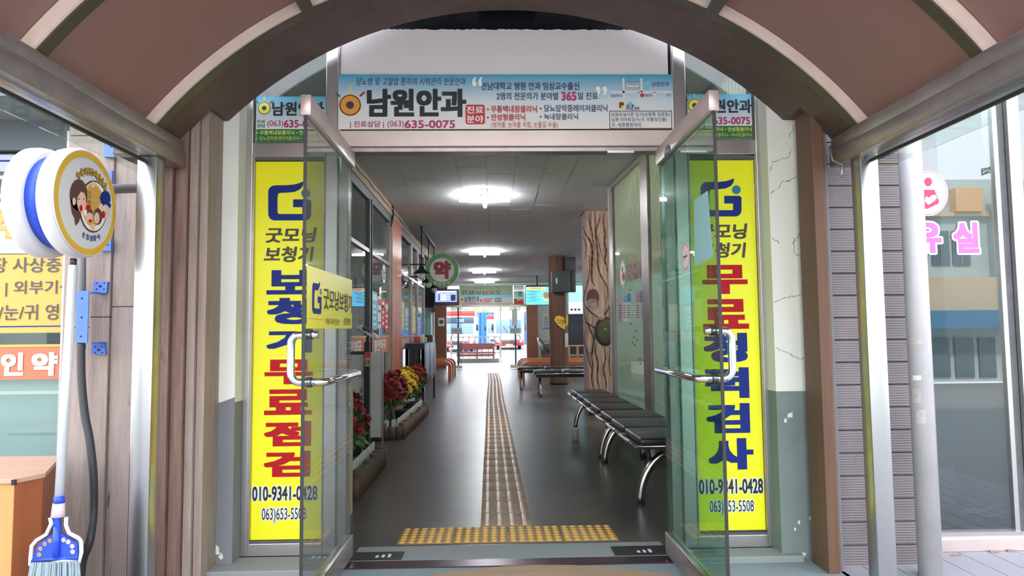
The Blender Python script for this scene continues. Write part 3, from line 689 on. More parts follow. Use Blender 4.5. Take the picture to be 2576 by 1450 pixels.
# ------------------------------------------------------------------ glass doors, both swung out
def door(n, X, y_free, y_hinge, s, zoff=0.):
    """s=+1: the side the camera sees faces +X"""
    r = bpy.data.objects.new('door_%d' % n, None); C.objects.link(r); r['kind'] = 'structure'; r.location = (X, y_hinge, 0); ORG[r.name] = Vector((X, y_hinge, 0))
    zt, zg1, zg0 = 2.072+zoff, 1.99+zoff, .125
    MB().box(X-.006, X+.006, y_free, y_hinge, zg0, zg1).build('glass', 'glass_green' if n == 2 else 'glass_grey', r)
    MB().box(X-.0065, X+.0065, y_free-.002, y_free+.001, zg0, zg1).build('glass_edge', 'rubber', r)
    MB().bevbox(X-.021, X+.021, y_free-.004, y_hinge, zg1, zt, .002, 1).build('top_rail', 'steel_pink', r)
    MB().bevbox(X-.021, X+.021, y_free-.004, y_hinge, .022, zg0, .002, 1).build('bottom_rail', 'steel', r)
    # handle: upright grip outside, bar inside
    yv = y_free+.105; zt_, zb_ = 1.125, .935; R = .0155
    def bend(c, r_, a0, a1, f, n=6): return [f(c, r_, a0+(a1-a0)*i/n) for i in range(n+1)]
    k = .075
    xo = X-s*.078; xi = X+s*.062
    pts = [(X+s*.03, yv, zt_)]+[(X-s*.01, yv, zt_), (X-s*.035, yv, zt_-.002)]+[(xo+s*.035*(1-sin(a)), yv, zt_-.035*(1-cos(a))) for a in [pi/2*i/5 for i in range(1, 6)]]
    pts += [(xo, yv, zb_+.04)]+[(xo+s*.035*(1-cos(a)), yv, zb_+.04-.04*sin(a)) for a in [pi/2*i/5 for i in range(1, 6)]]
    pts += [(X-s*.01, yv, zb_), (X+s*.025, yv, zb_)]+[(X+s*(.025+.037*sin(a)), yv+.037*(1-cos(a)), zb_) for a in [pi/2*i/5 for i in range(1, 6)]]
    pts += [(xi, y_hinge-.10, zb_), (xi-s*.01, y_hinge-.075, zb_), (X+s*.01, y_hinge-.065, zb_)]
    h = MB().tube(pts, R, 16).build('pull_handle', 'chrome', r)
    for z in (zt_, zb_): MB().lathe([(.019, -.012), (.021, -.010), (.021, .010), (.019, .012)], (X-s*.004, yv, z), 18, 'X').build('gasket', 'rubber', h)
    return r
d1 = door(1, -.735, 2.665, 3.52, 1)
d2 = door(2, .868, 2.60, 3.47, -1, -.006)
# yellow sticker on door 1
DP = PXp(-.735+.0065)
st = MB().plate(DP, [DP.px(772, 667), DP.px(885, 705), DP.px(885, 827), DP.px(772, 827)], .0002, .001).build('sticker', 'yellow_door', d1)
ua = DP.px(788, 750)[0]; ub = DP.px(809, 750)[0]
def dpx(a, b):  # unit drawing -> pixels following the perspective
    x = 784+a*24; t = 703+(x-784)*.22; bt = 789-(x-784)*.02; return x, t+(bt-t)*b
class _F: pass
for s, m in (('l', 0),):
    u0, vt = DP.px(785, 704); u1, _ = DP.px(808, 750); vb = DP.px(785, 789)[1]
    def P(pts): return [(u0+(u1-u0)*a, vt+(vb-vt)*b) for a, b in pts]
    MB().plate(DP, P([(0, .42), (0, .2), (.06, .1), (.16, .08), (.62, .075), (.82, 0), (.80, .12), (.62, .27), (.25, .3), (.215, .42)]), .0011, .0018).build('logo', 'navy', st)
    MB().plate(DP, P([(0, .42), (.215, .42), (.215, .835), (1, .835), (.98, .95), (.88, 1), (.12, 1), (0, .88)]), .0011, .0018).build('logo', 'navy', st)
    MB().plate(DP, P([(.58, .46), (1, .46), (1, .835), (.795, .835), (.795, .66), (.58, .66)]), .0011, .0018).build('logo', 'navy', st)
    MB().plate(DP, P([(.9+.1*cos(i*pi/8), .3+.1*sin(i*pi/8)) for i in range(16)]), .0011, .0018).build('logo_dot', 'dot_blue', st)
va = DP.px(850, 730)[1]; 
text_uv('굿모닝보청기', DP, DP.px(813, 750)[0], DP.px(848, 783)[1], DP.px(884, 750)[0], DP.px(848, 733)[1], 'brown_ink', st, bold=.02)
text_uv('히어링 사거리 건너편', DP, DP.px(818, 810)[0], DP.px(835, 818)[1], DP.px(851, 810)[0], DP.px(835, 802)[1], 'brown_ink', st, bold=.01)
text_uv('순창센터', DP, DP.px(863, 810)[0], DP.px(870, 818)[1], DP.px(881, 810)[0], DP.px(870, 800)[1], 'brown_ink', st, bold=.01)
MB().rect(DP, DP.px(853, 810)[0], DP.px(861, 810)[0], DP.px(857, 809)[1], DP.px(857, 808)[1], .0011, .0016).build('print_line', 'text_red', st)
MB().rect(DP, DP.px(774, 803)[0], DP.px(816, 803)[0], DP.px(795, 804)[1], DP.px(795, 803)[1], .0011, .0016).build('print_line', 'text_red', st)
MB().plate(DP, [DP.px(853, 393), DP.px(859, 398), DP.px(857, 434)], .0002, .001).build('tape_scrap', 'paper_teal', d1)
# stickers on door 2
DM = PXm(.868-.0065)
MB().plate(DM, [DM.px(1746, 503), DM.px(1781, 480), DM.px(1786, 560), DM.px(1795, 645), DM.px(1756, 668), DM.px(1748, 670)], .0002, .001).build('paper_sheet', 'paper_teal', d2)
ell_px(DM, 1725, 646, 10, 35, 'pink_pale', d2, 'round_sticker', .001); ell_px(DM, 1725, 646, 7.5, 28, 'white_panel', d2, 'round_sticker', .0018)
poly_px(DM, [(1719, 658), (1721, 660), (1731, 636), (1729, 633)], 'pink_pale', d2, 'print_shape', .0024); rect_px(DM, 1720, 644, 1730, 648, 'brown_ink', d2, 'print_shape', .0028)
ov = PXm(.868-.0215)
cu_, cv_ = ov.px(1679, 381); disc_uv(ov, cu_, cv_, .055, 'navy_ink', d2, 'oval_sticker', .001, ry=.028); text_uv('미세요', ov, cu_-.036, cv_-.011, cu_+.036, cv_+.013, 'white_ink', d2, d=.002)
# silver lock plate under header
MB().box(.60, .74, YF-.005, YF+.05, 2.058, 2.070).build('door_closer_plate', 'steel', fr)
# ================================================================== LEFT: planks, window, sign, broom, crate
wp = bpy.data.objects.new('wall_left_planks', None); C.objects.link(wp); wp['kind'] = 'structure'; ORG[wp.name] = Vector((0, 0, 0))
for i, (a, b, m, y) in enumerate(((-2.112, -2.096, 'pvc', 3.395), (-2.094, -1.962, 'old_plank', 3.38), (-1.960, -1.866, 'old_plank', 3.37), (-1.864, -1.757, 'old_plank_dark', 3.385), (-1.755, -1.65, 'old_plank', 3.38), (-1.648, -1.535, 'old_plank_dark', 3.38))):
    if i == 0: MB().box(a, b, y, 3.6, -.16, 2.15).build('corner_strip', m, wp)
    elif i < 4:
        for z0, z1 in ((-.16, 1.12+.05*i), (1.123+.05*i, 2.12), (2.123, 2.6)): MB().box(a, b, y, 3.42, z0, z1).build('plank', m if z0 < 1 else 'old_plank', wp, bevel=.003)
    else: MB().box(a, b, y, 3.42, -.16, 2.6).build('plank', m, wp, bevel=.003)
MB().box(-2.125, -1.42, 3.421, 3.45, -.16, 2.6).build('backing', 'hole', wp)
# shop window
w1 = bpy.data.objects.new('window_4', None); C.objects.link(w1); w1['kind'] = 'structure'; ORG[w1.name] = Vector((0, 0, 0))
MB().box(-4.2, -2.12, 3.60, 3.608, -.1, 2.14).build('glass', 'glass_shop', w1)
MB().box(-4.2, -2.12, 3.58, 3.63, -.16, .05).build('sill', 'steel_dull', w1)
MB().box(-4.2, -2.12, 3.56, 3.66, 2.10, 2.26).build('lintel', 'awning', w1)
MB().box(-4.2, -2.12, 3.3, 3.56, 2.26, 2.32).build('soffit_panel', 'soffit', w1)
MB().box(-4.2, -2.12, 3.2, 3.3, 2.26, 2.8).build('fascia', 'soffit', w1)
box('wall_shop_left', 'shop_inner', -4.5, -2.0, 5.2, 5.3, -.16, 2.9, **ST)
box('floor_shop_left', 'shop_floor', -4.5, -1.5, 3.62, 5.2, -.16, 0, **ST)
MB().box(-4.2, -2.13, 3.66, 3.67, 0.0, .98).build('frosted_screen', 'frost', w1)
LS = PY(3.585)
def sheet(name, m, y0, y1, label):
    vt = LS.px(80, y0)[1]; vb = LS.px(80, y1)[1]
    t = thing(name, (-2.9, 3.59, vb), label, 'window sign'); MB().box(-4.0, -2.125, 3.586, 3.5955, vb, vt).build('sheet', m, t); return t
s1 = sheet('pharmacy_window_sheet', 'shopblue', 390, 638, 'pale blue window sheet with large grey and yellow letters behind the round sign')
rect_px(LS, -200, 403, 175, 407, 'navy', s1, 'print_line', .001)
text_px('동', LS, -22, 432, 26, 508, 'dark_grey', s1, bold=.03); text_px('물', LS, -90, 432, -36, 508, 'dark_grey', s1, bold=.03)
text_px('약', LS, -48, 523, 50, 601, 'orange_ink', s1, bold=.06, d=.001); text_px('약', LS, -45, 526, 47, 598, 'shop_yellow', s1, bold=.03, d=.002)
text_px('국', LS, 48, 523, 146, 601, 'shop_yellow', s1, bold=.04)
s2 = sheet('yellow_window_sheet', 'shop_yellow', 640, 838, 'yellow window sheet with three lines of grey lettering beside the broom pole')
text_px('심장 사상충약', LS, -62, 648, 196, 686, 'dark_grey', s2, bold=.01); text_px('내부 | 외부기생충', LS, -75, 706, 225, 746, 'dark_grey', s2, bold=.01)
text_px('피부/눈/귀 영양제', LS, -82, 766, 228, 806, 'dark_grey', s2, bold=.01); rect_px(LS, -200, 821, 175, 824, 'navy', s2, 'print_line', .001)
s3 = sheet('red_window_sheet', 'band_orange', 872, 955, 'red window band with large white letters above the wooden crate')
text_px('정', LS, -72, 888, -14, 946, 'white_ink', s3, bold=.04); text_px('인', LS, 3, 888, 60, 946, 'white_ink', s3, bold=.05); text_px('약', LS, 80, 887, 146, 946, 'white_ink', s3, bold=.05); text_px('국', LS, 158, 888, 214, 946, 'white_ink', s3, bold=.04)
rect_px(LS, -200, 868, 175, 874, 'shop_yellow', s3, 'print_line', .002)

# wooden crate
cr = thing('wooden_crate', (-2.25, 2.95, -.16), 'orange-brown varnished wooden box standing under the pharmacy window', 'box')
foot = [(-2.75, 2.70), (-1.832, 2.70), (-1.79, 2.80), (-1.98, 3.20), (-2.75, 3.20)]
zt = on(80, 1204, 1, 2.70).z
for i in range(6):
    a = -2.75+i*.153; MB().box(a, a+.1515, 2.70, 2.72, -.16, zt-.018).build('plank', 'crate_wood', cr, bevel=.002)
MB().prism([(-1.832, 2.702), (-1.79, 2.80), (-1.98, 3.20), (-2.0, 3.19), (-1.82, 2.80), (-1.85, 2.71)], -.16, zt-.018).build('side_board', 'crate_red', cr)
MB().prism([(-2.76, 2.69), (-1.828, 2.69), (-1.782, 2.80), (-1.972, 3.21), (-2.76, 3.21)], zt-.018, zt).build('lid', 'crate_top', cr, bevel=.002)
MB().box(-1.836, -1.82, 2.686, 2.693, zt-.022, zt-.002).build('corner_patch', 'hole', cr)

# broom leaning on the post of the round sign
def bp(px_, py_, Y): return on(px_, py_, 1, Y)
br = thing('broom', tuple(Vector((bp(140, 1440, 2.66).x, 2.66, -.16))), 'blue and white plastic broom with silver pole leaning before the crate', 'broom')
a = bp(184, 668, 2.72); b = bp(149, 1258, 2.66)
MB().tube([a, b], .0165, 16).build('pole', 'pole_white', br); MB().tube([bp(185, 652, 2.725), a], .012, 12).build('pole_end', 'black_metal', br)
MB().tube([bp(149.5, 1248, 2.66), bp(148.5, 1268, 2.66)], .019, 16).build('screw_collar', 'plastic_blue', br)
MB().tube([bp(148, 1266, 2.66), bp(146, 1300, 2.66)], .020, 16, .024).build('neck', 'plastic_pink', br)
BP = PY(2.66)
fl_ = BP.px
MB().plate(BP, [fl_(137, 1296), fl_(150, 1296), fl_(152, 1342), fl_(186, 1362), fl_(197, 1372), fl_(199, 1400), fl_(82, 1408), fl_(92, 1380), fl_(100, 1366), fl_(134, 1344)], -.012, .006).build('head_plate', 'plastic_blue', br, bevel=.002)
MB().tube([bp(77, 1411, 2.655), bp(198, 1403, 2.655)], .006, 8).build('head_ridge', 'plastic_blue', br)
MB().tube([bp(143, 1325, 2.65), bp(141, 1403, 2.65)], .012, 10).build('head_rib', 'plastic_blue', br)
fm = [(126, 1303), (129, 1318), (117, 1345), (92, 1360), (80, 1374), (77, 1405), (75, 1420), (110, 1422), (160, 1413), (200, 1416), (205, 1390), (204, 1362), (197, 1354), (174, 1342), (166, 1322), (167, 1302)]
MB().tube([bp(x, y, 2.652) for x, y in fm], .007, 10).build('head_frame', 'plastic_white', br)
for x, y in ((99, 1396), (102, 1381), (113, 1369), (126, 1361), (160, 1359), (172, 1364), (182, 1375), (183, 1389)): ell_px(PY(2.653), x, y, 6, 6, 'foam_tan' if x < 140 else 'sticker_old', br, 'vent_hole', .001, 14)
mb = MB(); rb = random.Random(5)
for i in range(420):
    t = rb.random(); x = 78+122*t; d = rb.uniform(-.02, .02); p0 = bp(x, 1416-4*t, 2.66+d); sp = (t-.5)*.09+rb.uniform(-.006, .006)
    p1 = Vector((p0.x+sp, 2.66+d*1.8, -.155)); pm = (p0+p1)/2+Vector((sp*.1, 0, 0)); r_ = .0022
    vs = []
    for p in (p0, pm, p1): vs += [(p.x-r_, p.y-r_, p.z), (p.x+r_, p.y-r_, p.z), (p.x, p.y+r_, p.z)]
    mb.add(vs, [(0, 1, 4, 3), (1, 2, 5, 4), (2, 0, 3, 5), (3, 4, 7, 6), (4, 5, 8, 7), (5, 3, 6, 8)])
mb.build('bristles', 'bristle', br, fix=False)

# round double sign
XS = on(218, 512, 1, 2.80).x; cz = on(218, 512, 1, 2.80).z; R = .222
ds = thing('round_police_sign', (XS-.1, 2.80, cz-R), 'double round white sign with blue band and gold ringed family emblem on wooden wall', 'sign')
pf = [(R*.62, -.006), (R*.90, 0), (R, -.012), (R+.001, -.035), (R-.004, -.062), (R-.02, -.072), (R*.7, -.074)]
MB().lathe([(r, h) for r, h in pf], (XS, 2.80, cz), 56, 'X').build('drum', 'plastic_white', ds)
MB().lathe([(R*.84, -.074), (R*.84, -.125)], (XS, 2.80, cz), 56, 'X').build('blue_band', 'plastic_blue', ds)
MB().lathe([(R*.7, -.125), (R-.02, -.127), (R-.004, -.135), (R+.001, -.16), (R, -.187), (R*.9, -.199), (R*.62, -.2)], (XS, 2.80, cz), 56, 'X').build('drum', 'plastic_white', ds)
EP = Pl(XS, 2.80, 0, 1)
face = MB().plate(EP, [(R*.965*cos(2*pi*i/56), cz+R*.965*sin(2*pi*i/56)) for i in range(56)], -.002, .002).build('face', 'sign_white', ds)
ring_uv(EP, 0, cz, R*.84, R*.95, 'gold', face, 'gold_ring', .003)
def e(cx, cy, rx, ry, m, d, nm='emblem_shape', rot=0.): ell_px(EP, cx, cy, rx, ry, m, face, nm, d, 24, rot=rot)
e(233, 520, 36, 66, 'ink_line', .003); e(234, 520, 33.5, 62, 'white_ink', .0035); e(231, 516, 27, 55, 'gold', .004); e(231, 516, 24, 49, 'shop_yellow', .0045)
e(195, 491, 22, 40, 'hair', .005); poly_px(EP, [(174, 500), (178, 535), (185, 550), (187, 568), (195, 560), (200, 545), (196, 520)], 'hair', face, 'emblem_shape', .005)
e(202, 508, 11, 27, 'skin', .0055); e(183, 507, 4, 10, 'skin', .0056); e(200, 524, 4, 8, 'red_ink', .006); poly_px(EP, [(188, 480), (206, 470), (213, 488), (200, 482), (190, 498)], 'hair', face, 'emblem_shape', .006)
e(195, 501, 2.4, 1.4, 'ink_line', .006); e(207, 501, 2.0, 1.4, 'ink_line', .006)
e(260, 527, 12, 25, 'skin', .005); e(262, 500, 13, 20, 'navy', .0055); poly_px(EP, [(246, 494), (262, 503), (276, 515), (274, 524), (260, 512)], 'navy', face, 'emblem_shape', .006)
for x in (252, 263): e(x, 522, 5, 8, 'white_ink', .006); e(x, 522, 3.6, 6.4, 'skin', .0064)
e(257, 540, 4, 9, 'red_ink', .006)
e(221, 545, 9, 15, 'skin', .0058); poly_px(EP, [(214, 538), (217, 528), (228, 528), (230, 540), (222, 534)], 'hair', face, 'emblem_shape', .0064); e(219, 523, 6, 8, 'red_ink', .006); e(211, 535, 4, 8, 'white_ink', .006)
e(243, 545, 11, 21, 'hair', .0055); e(240, 549, 7, 14, 'skin', .006); e(223, 556, 4, 4, 'red_ink', .0066); e(231, 465, 5, 9, 'skin', .006); e(230, 572, 5, 9, 'skin', .006)
for i, ch in enumerate('아동안전지킴이집'):
    x, y = ((195, 442), (205, 434), (216, 431), (226, 432), (236, 438), (245, 446), (253, 456), (260, 468))[i]
    text_px(ch, EP, x-5, y-8, x+5, y+8, 'brown_ink', face, bold=.03, grow=.09, d=.0045); text_px(ch, EP, x-5, y-8, x+5, y+8, 'gold', face, bold=.03, d=.0055)
for i, ch in enumerate('순창경찰서'):
    x, y = ((208, 591), (218, 597), (227, 600), (236, 599), (245, 596))[i]; text_px(ch, EP, x-4, y-7.5, x+4, y+7.5, 'navy', face, bold=.02, d=.0045)
for i, s in enumerate(('112', '117', '182')): text_px(s, EP, 215, 480+i*12, 226, 489+i*12, 'brown_ink', face, bold=0., d=.0055)
# bracket arm and posts behind the sign
MB().tube([(XS-.1, 2.80, cz+.02), (XS-.10, 3.0, cz+.10), (XS-.06, 3.3, cz+.17), (XS-.06, 3.37, cz+.17)], .022, 12).build('bracket_arm', 'conduit', ds)
vp = thing('dark_conduit', (on(208, 700, 1, 3.28).x, 3.28, -.16), 'dark vertical conduit ending in a black rubber hose on the wooden planks', 'pipe')
MB().tube([on(208, 400, 1, 3.30), on(206, 880, 1, 3.30)], .016, 12).build('conduit', 'conduit', vp)
hp = [(204, 862), (205, 950), (213, 1040), (226, 1110), (235, 1200), (235, 1290), (226, 1360), (210, 1405), (205, 1430), (200, 1500)]
P = [Vector(on(x, y, 1, 3.26 if y < 1300 else 3.2)) for x, y in hp]; Q = []
for i in range(len(P)-1):
    p0 = P[max(i-1, 0)]; p1 = P[i]; p2 = P[i+1]; p3 = P[min(i+2, len(P)-1)]
    for k in range(6):
        t = k/6; Q.append(.5*((2*p1)+(p2-p0)*t+(2*p0-5*p1+4*p2-p3)*t*t+(3*p1-p0-3*p2+p3)*t**3))
Q.append(P[-1]); MB().tube(Q, .0175, 14).build('rubber_hose', 'hose', vp)
# blue wall brackets
WB = PY(3.24)
bk = thing('wall_bracket', (on(205, 800, 1, 3.24).x, 3.26, on(205, 860, 1, 3.24).z), 'blue painted steel bracket with long plate and two small plates on planks', 'bracket')
MB().plate(WB, [WB.px(193, 733), WB.px(224, 732), WB.px(220, 863), WB.px(190, 863)], -.004, .002).build('long_plate', 'bracket_blue', bk)
for x, y in ((207, 751), (206, 799), (204, 847)): ell_px(WB, x, y, 2.6, 2.6, 'hole', bk, 'screw_hole', .003, 10)
W2 = PY(3.355)
for i, (q, hl) in enumerate((([(237, 709), (271, 709), (268, 738), (236, 735)], ((244, 713), (263, 713), (244, 728), (262, 728), (253, 721))), ([(233, 864), (263, 864), (266, 893), (232, 891)], ((240, 873), (257, 873), (240, 888), (258, 888), (249, 881))))):
    MB().plate(W2, [W2.px(*p) for p in q], -.02, .002).build('small_plate', 'bracket_blue', bk)
    for k, (x, y) in enumerate(hl): ell_px(W2, x, y, 2 if k < 4 else 4, 2 if k < 4 else 3, 'hole', bk, 'screw_hole', .003, 10)
    p = on(224, 735 if i == 0 else 862, 1, 3.24); q2 = on(238, 736 if i == 0 else 864, 1, 3.355)
    MB().box(p.x-.02, q2.x+.05, 3.24, 3.37, p.z-.004, p.z).build('flange', 'bracket_blue', bk)
b2 = thing('sign_mount_plate', (on(275, 460, 1, 3.36).x, 3.36, on(275, 600, 1, 3.36).z), 'blue mounting plates with holes on planks behind the round sign', 'bracket')
for (x0, y0, x1, y1) in ((262, 345, 287, 395), (262, 430, 282, 480), (255, 602, 280, 632)): rect_px(W2, x0, y0, x1, y1, 'bracket_blue', b2, 'plate', .004, .02); ell_px(W2, x1-7, (y0+y1)/2, 2.4, 2.4, 'hole', b2, 'screw_hole', .005, 10)

# ================================================================== RIGHT: cladding, pipe, nursing room window, deck
wc = bpy.data.objects.new('wall_right_cladding', None); C.objects.link(wc); wc['kind'] = 'structure'; ORG[wc.name] = Vector((0, 0, 0))
z = -.015-.109
for i in range(24):
    MB().box(1.62, 2.10, 3.30, 3.325, z, z+.1055).build('cladding_board', 'board_grey', wc, bevel=.003); z += .109
MB().box(1.62, 2.10, 3.327, 3.42, -.16, 2.6).build('backing', 'hole', wc)
pp = thing('drain_pipe', (1.972, 3.13, -.0), 'white plastic downpipe with old sticker scraps before the nursing room window', 'pipe')
MB().tube([(1.972, 3.13, 0), (1.972, 3.13, 2.75)], .050, 32).build('pipe', 'pvc', pp)
def on_pipe(x, y, cx=1.972, cy=3.13, r=.0506):
    d = ray(x, y); A = d.x*d.x+d.y*d.y; B = -2*(cx*d.x+cy*d.y); Q = cx*cx+cy*cy-r*r; D = max(0, B*B-4*A*Q)
    return Vector((0, 0, CAMH))+d*((-B-sqrt(D))/(2*A))
for x0, y0, x1, y1, m in ((2291, 850, 2322, 868, 'sticker_old'), (2296, 945, 2318, 957, 'sign_white'), (2295, 978, 2317, 1016, 'sticker_old'), (2305, 1032, 2330, 1066, 'sticker_old')):
    mb = MB(); n = 6; vs = []
    for k in range(n+1): x = x0+(x1-x0)*k/n; vs += [on_pipe(x, y0), on_pipe(x, y1)]
    mb.add(vs, [(2*k, 2*k+1, 2*k+3, 2*k+2) for k in range(n)]).build('sticker_scrap', m, pp)
w2 = bpy.data.objects.new('window_5', None); C.objects.link(w2); w2['kind'] = 'structure'; ORG[w2.name] = Vector((0, 0, 0))
MB().box(2.02, 2.66, 3.50, 3.508, .09, 2.6).build('glass', 'glass_mirror', w2)
MB().box(2.0, 3.6, 3.46, 3.56, -.0, .065).build('sill', 'steel_pink', w2, bevel=.004); MB().box(2.0, 3.6, 3.48, 3.56, .065, .092).build('sill_rail', 'steel', w2)
for x0, x1, y, m in ((2.648, 2.672, 3.485, 'steel'), (2.674, 2.71, 3.49, 'dark_edge'), (2.712, 2.775, 3.46, 'steel')): MB().box(x0, x1, y, 3.56, .09, 2.6).build('frame', m, w2)
MB().box(2.775, 3.6, 3.50, 3.508, .09, 2.6).build('glass', 'glass_mirror', w2)
MB().box(2.02, 2.42, 3.60, 3.61, .19, 2.2).build('roller_blind', 'curtain_pale', w2)
MB().box(2.02, 2.42, 3.585, 3.60, .10, .19).build('tan_board', 'foam_tan', w2)
for k in range(3):
    MB().tube([(2.42+.04*i, 3.50+.02*sin(i*.9+k)+.06, .16+.02*sin(i*.8+k*2)+.012*k) for i in range(7)], .004, 6).build('plastic_wrap', 'paper', w2)
box('wall_nursing_room', 'shop_inner', 2.0, 4.5, 4.6, 4.7, -.16, 2.9, **ST)
WP = PY(3.497)
ns_ = thing('nursing_room_lettering', (2.25, 3.50, 1.5), 'pink outlined window letters and red mother and child roundel on dark glass', 'window lettering')
ell_px(WP, 2334, 487, 51, 57, 'white_ink', ns_, 'roundel', .001); ell_px(WP, 2334, 487, 48, 54, 'rose_red', ns_, 'roundel', .0015); ell_px(WP, 2334, 487, 46.5, 52.5, 'white_ink', ns_, 'roundel', .002)
ell_px(WP, 2334, 458, 10, 11, 'rose_red', ns_, 'roundel', .003); poly_px(WP, [(2312, 478), (2350, 478), (2362, 508), (2358, 514), (2332, 526), (2318, 526), (2304, 515)], 'rose_red', ns_, 'roundel', .003)
poly_px(WP, [(2325, 507), (2334, 516), (2350, 506), (2356, 498), (2352, 491), (2343, 492), (2336, 498), (2328, 494)], 'white_ink', ns_, 'roundel', .004)
for ch, x0, x1 in (('수', 2200, 2252), ('유', 2296, 2370), ('실', 2396, 2464)):
    text_px(ch, WP, x0+2, 560, x1-2, 637, 'white_ink', ns_, bold=.05, grow=.06, d=.001); text_px(ch, WP, x0+2, 560, x1-2, 637, 'pink_letter', ns_, bold=.05, d=.002)
dk = bpy.data.objects.new('floor_deck', None); C.objects.link(dk); dk['kind'] = 'structure'; ORG[dk.name] = Vector((0, 0, 0))
x = 1.60
while x < 3.5:
    MB().box(x, x+.142, 1.4, 3.47, -.03, 0).build('plank', 'deck', dk, bevel=.002); x += .1455
MB().box(1.6, 3.5, 1.4, 3.47, -.16, -.031).build('backing', 'hole', dk)
for i, (x, y) in enumerate(((2405, 1398), (2500, 1390), (2540, 1388))):
    p = on(x, y, 2, 0); mb = MB(); q = [(p.x-.035+.01*i, p.y-.01), (p.x-.01, p.y+.014), (p.x+.035-.012*i, p.y+.012), (p.x+.02, p.y-.012)]
    mb.prism([(a, b) for a, b in q], .001, .004+.003*i).build('dry_leaf', 'leaf_dry', None, ['reddish dry leaf scrap on deck nearest the downpipe', 'pale scrap of dry leaf below the middle of the window sill', 'small dry leaf crumb on the deck by the window post'][i], 'leaf', 'leaf scraps on the deck')
# opposite side of the street, seen in the window glass
op = thing('opposite_building', (11, -9.5, -.16), 'pale two tone shop building across the street, seen mirrored in window glass', 'building')
MIR = PY(16.5)   # the window plane stands at 3.5, so its mirror image of -9.5 lies at 16.5
def mx(x, y): return MIR.px(x, y)
def ob_box(name, m, x0, y0, x1, y1, d0, d1):
    (xa, za), (xb, zb) = mx(x0, y0), mx(x1, y1); return MB().box(xa, xb, -9.5+d0, -9.5+d1, zb, za).build(name, m, op)
MB().box(2, 22, -9.8, -9.5, -.16, mx(2400, 452)[1]).build('wall', 'facade_pale', op)
ob_box('awning', 'facade_orange', 2386, 478, 2456, 536, 0, .25); ob_box('cornice', 'facade_tan', 2300, 537, 2520, 546, 0, .15)
for x0, x1 in ((2340, 2388), (2392, 2440)): ob_box('upper_window', 'facade_window', x0, 582, x1, 668, 0, .04); ob_box('window_bar', 'facade_pale', (x0+x1)/2-2, 582, (x0+x1)/2+2, 668, .04, .06)
ob_box('signboard', 'facade_tan', 2200, 702, 2508, 784, 0, .3); ob_box('blue_fascia', 'facade_blue', 2100, 786, 2540, 826, 0, .6)
for x0, x1 in ((2335, 2390), (2398, 2450), (2458, 2505)): ob_box('shop_window', 'facade_window', x0, 850, x1, 950, 0, .05)
ob_box('banner_board', 'sign_white', 2470, 478, 2512, 690, .3, .36); ob_box('banner_band', 'paper_pink', 2476, 524, 2508, 668, .36, .37)
BKP = Pl(0, -9.5, -1, 0)
for i, ch in enumerate('지장암뼈찌개'):
    (xa, za), (xb, zb) = mx(2480, 530+23*i), mx(2504, 550+23*i); text_uv(ch, BKP, -xb, zb, -xa, za, 'sign_white', op, bold=.05, d=.375)
MB().tube([(mx(2490, 440)[0]+.3*cos(k*.9), -9.4, mx(2490, 445)[1]+.12+.1*sin(k*1.7)) for k in range(14)], .02, 6).build('loose_wires', 'rubber', op)
o2 = thing('opposite_building', (-8, -10, -.16), 'low grey building across the street behind the viewer', 'building')
MB().box(-16, -1, -10.4, -10, -.16, 3.4).build('wall', 'facade_pale', o2)
for x0 in (-14, -11, -8, -5): MB().box(x0, x0+1.8, -10, -9.95, .3, 1.9).build('shop_window', 'facade_window', o2)
# ================================================================== INTERIOR
ZT = 2.83
ce = bpy.data.objects.new('ceiling', None); C.objects.link(ce); ce['kind'] = 'structure'; ORG[ce.name] = Vector((0, 0, 0))
MB().box(-4.5, 5.5, 3.6, 24, ZT+.012, ZT+.1).build('ceiling_backing', 'ceiling_dark', ce)
tm = None; rest = MB(); nt_ = 0
import bisect
for i in range(-5, 20):
    x0 = .085-.15+.302*i-.0; 
    y = 3.62-(.3 if i % 2 else 0)
    while y < 23.6:
        near = y < 12.6 and -1.7 < x0 < 2.1
        if y+.6 > 3.62:
            dz = rnd.uniform(0, .003)
            if near:
                if tm is None:
                    tm = MB().box(-.1495, .1495, -.2985, .2985, 0, .010)
                    ORG['_z'] = Vector((0, 0, 0))
                    o = tm.build('ceiling_tile', 'ceiling_board', None); ORG[o.name] = Vector((0, 0, 0)); o.parent = ce; o.location = (x0+.151, y+.3, ZT+dz); first = o
                else:
                    o = first.copy(); C.objects.link(o); o.location = (x0+.151, y+.3, ZT+dz)
            else: rest.box(x0, x0+.299, y, y+.597, ZT+dz, ZT+.01)
        y += .6
rest.build('distant_ceiling_tiles', 'ceiling_board', ce, kind='stuff')
def zc(): pass
# lamps
lyd = [8.35, 14.0, 18.2, 21.6]; lx = [-.10, -.18, -.24, -.28]
lab = ['nearest', 'second', 'third', 'fourth']
l0 = None
for i, (x, y) in enumerate(zip(lx, lyd)):
    if l0 is None:
        l0 = thing('cross_ceiling_light', (x, y, ZT), 'x', 'ceiling light', 'cross shaped ceiling lights down the hall', local=True)
        MB().box(-.30, .30, -.032, .032, -.04, 0).box(-.032, .032, -.39, .39, -.04, 0).build('base_plate', 'lamp_base', l0)
        MB().tube([(-.31, 0, -.060), (.31, 0, -.060)], .023, 14).build('tube', 'lamp', l0)
        MB().tube([(0, -.40, -.062), (0, .40, -.062)], .023, 14).build('tube', 'lamp', l0)
        o = l0
    else: o = copy_tree(l0); o.location = (x, y, ZT)
    o['label'] = 'glowing white cross shaped ceiling light, %s one from the entrance doorway' % lab[i]
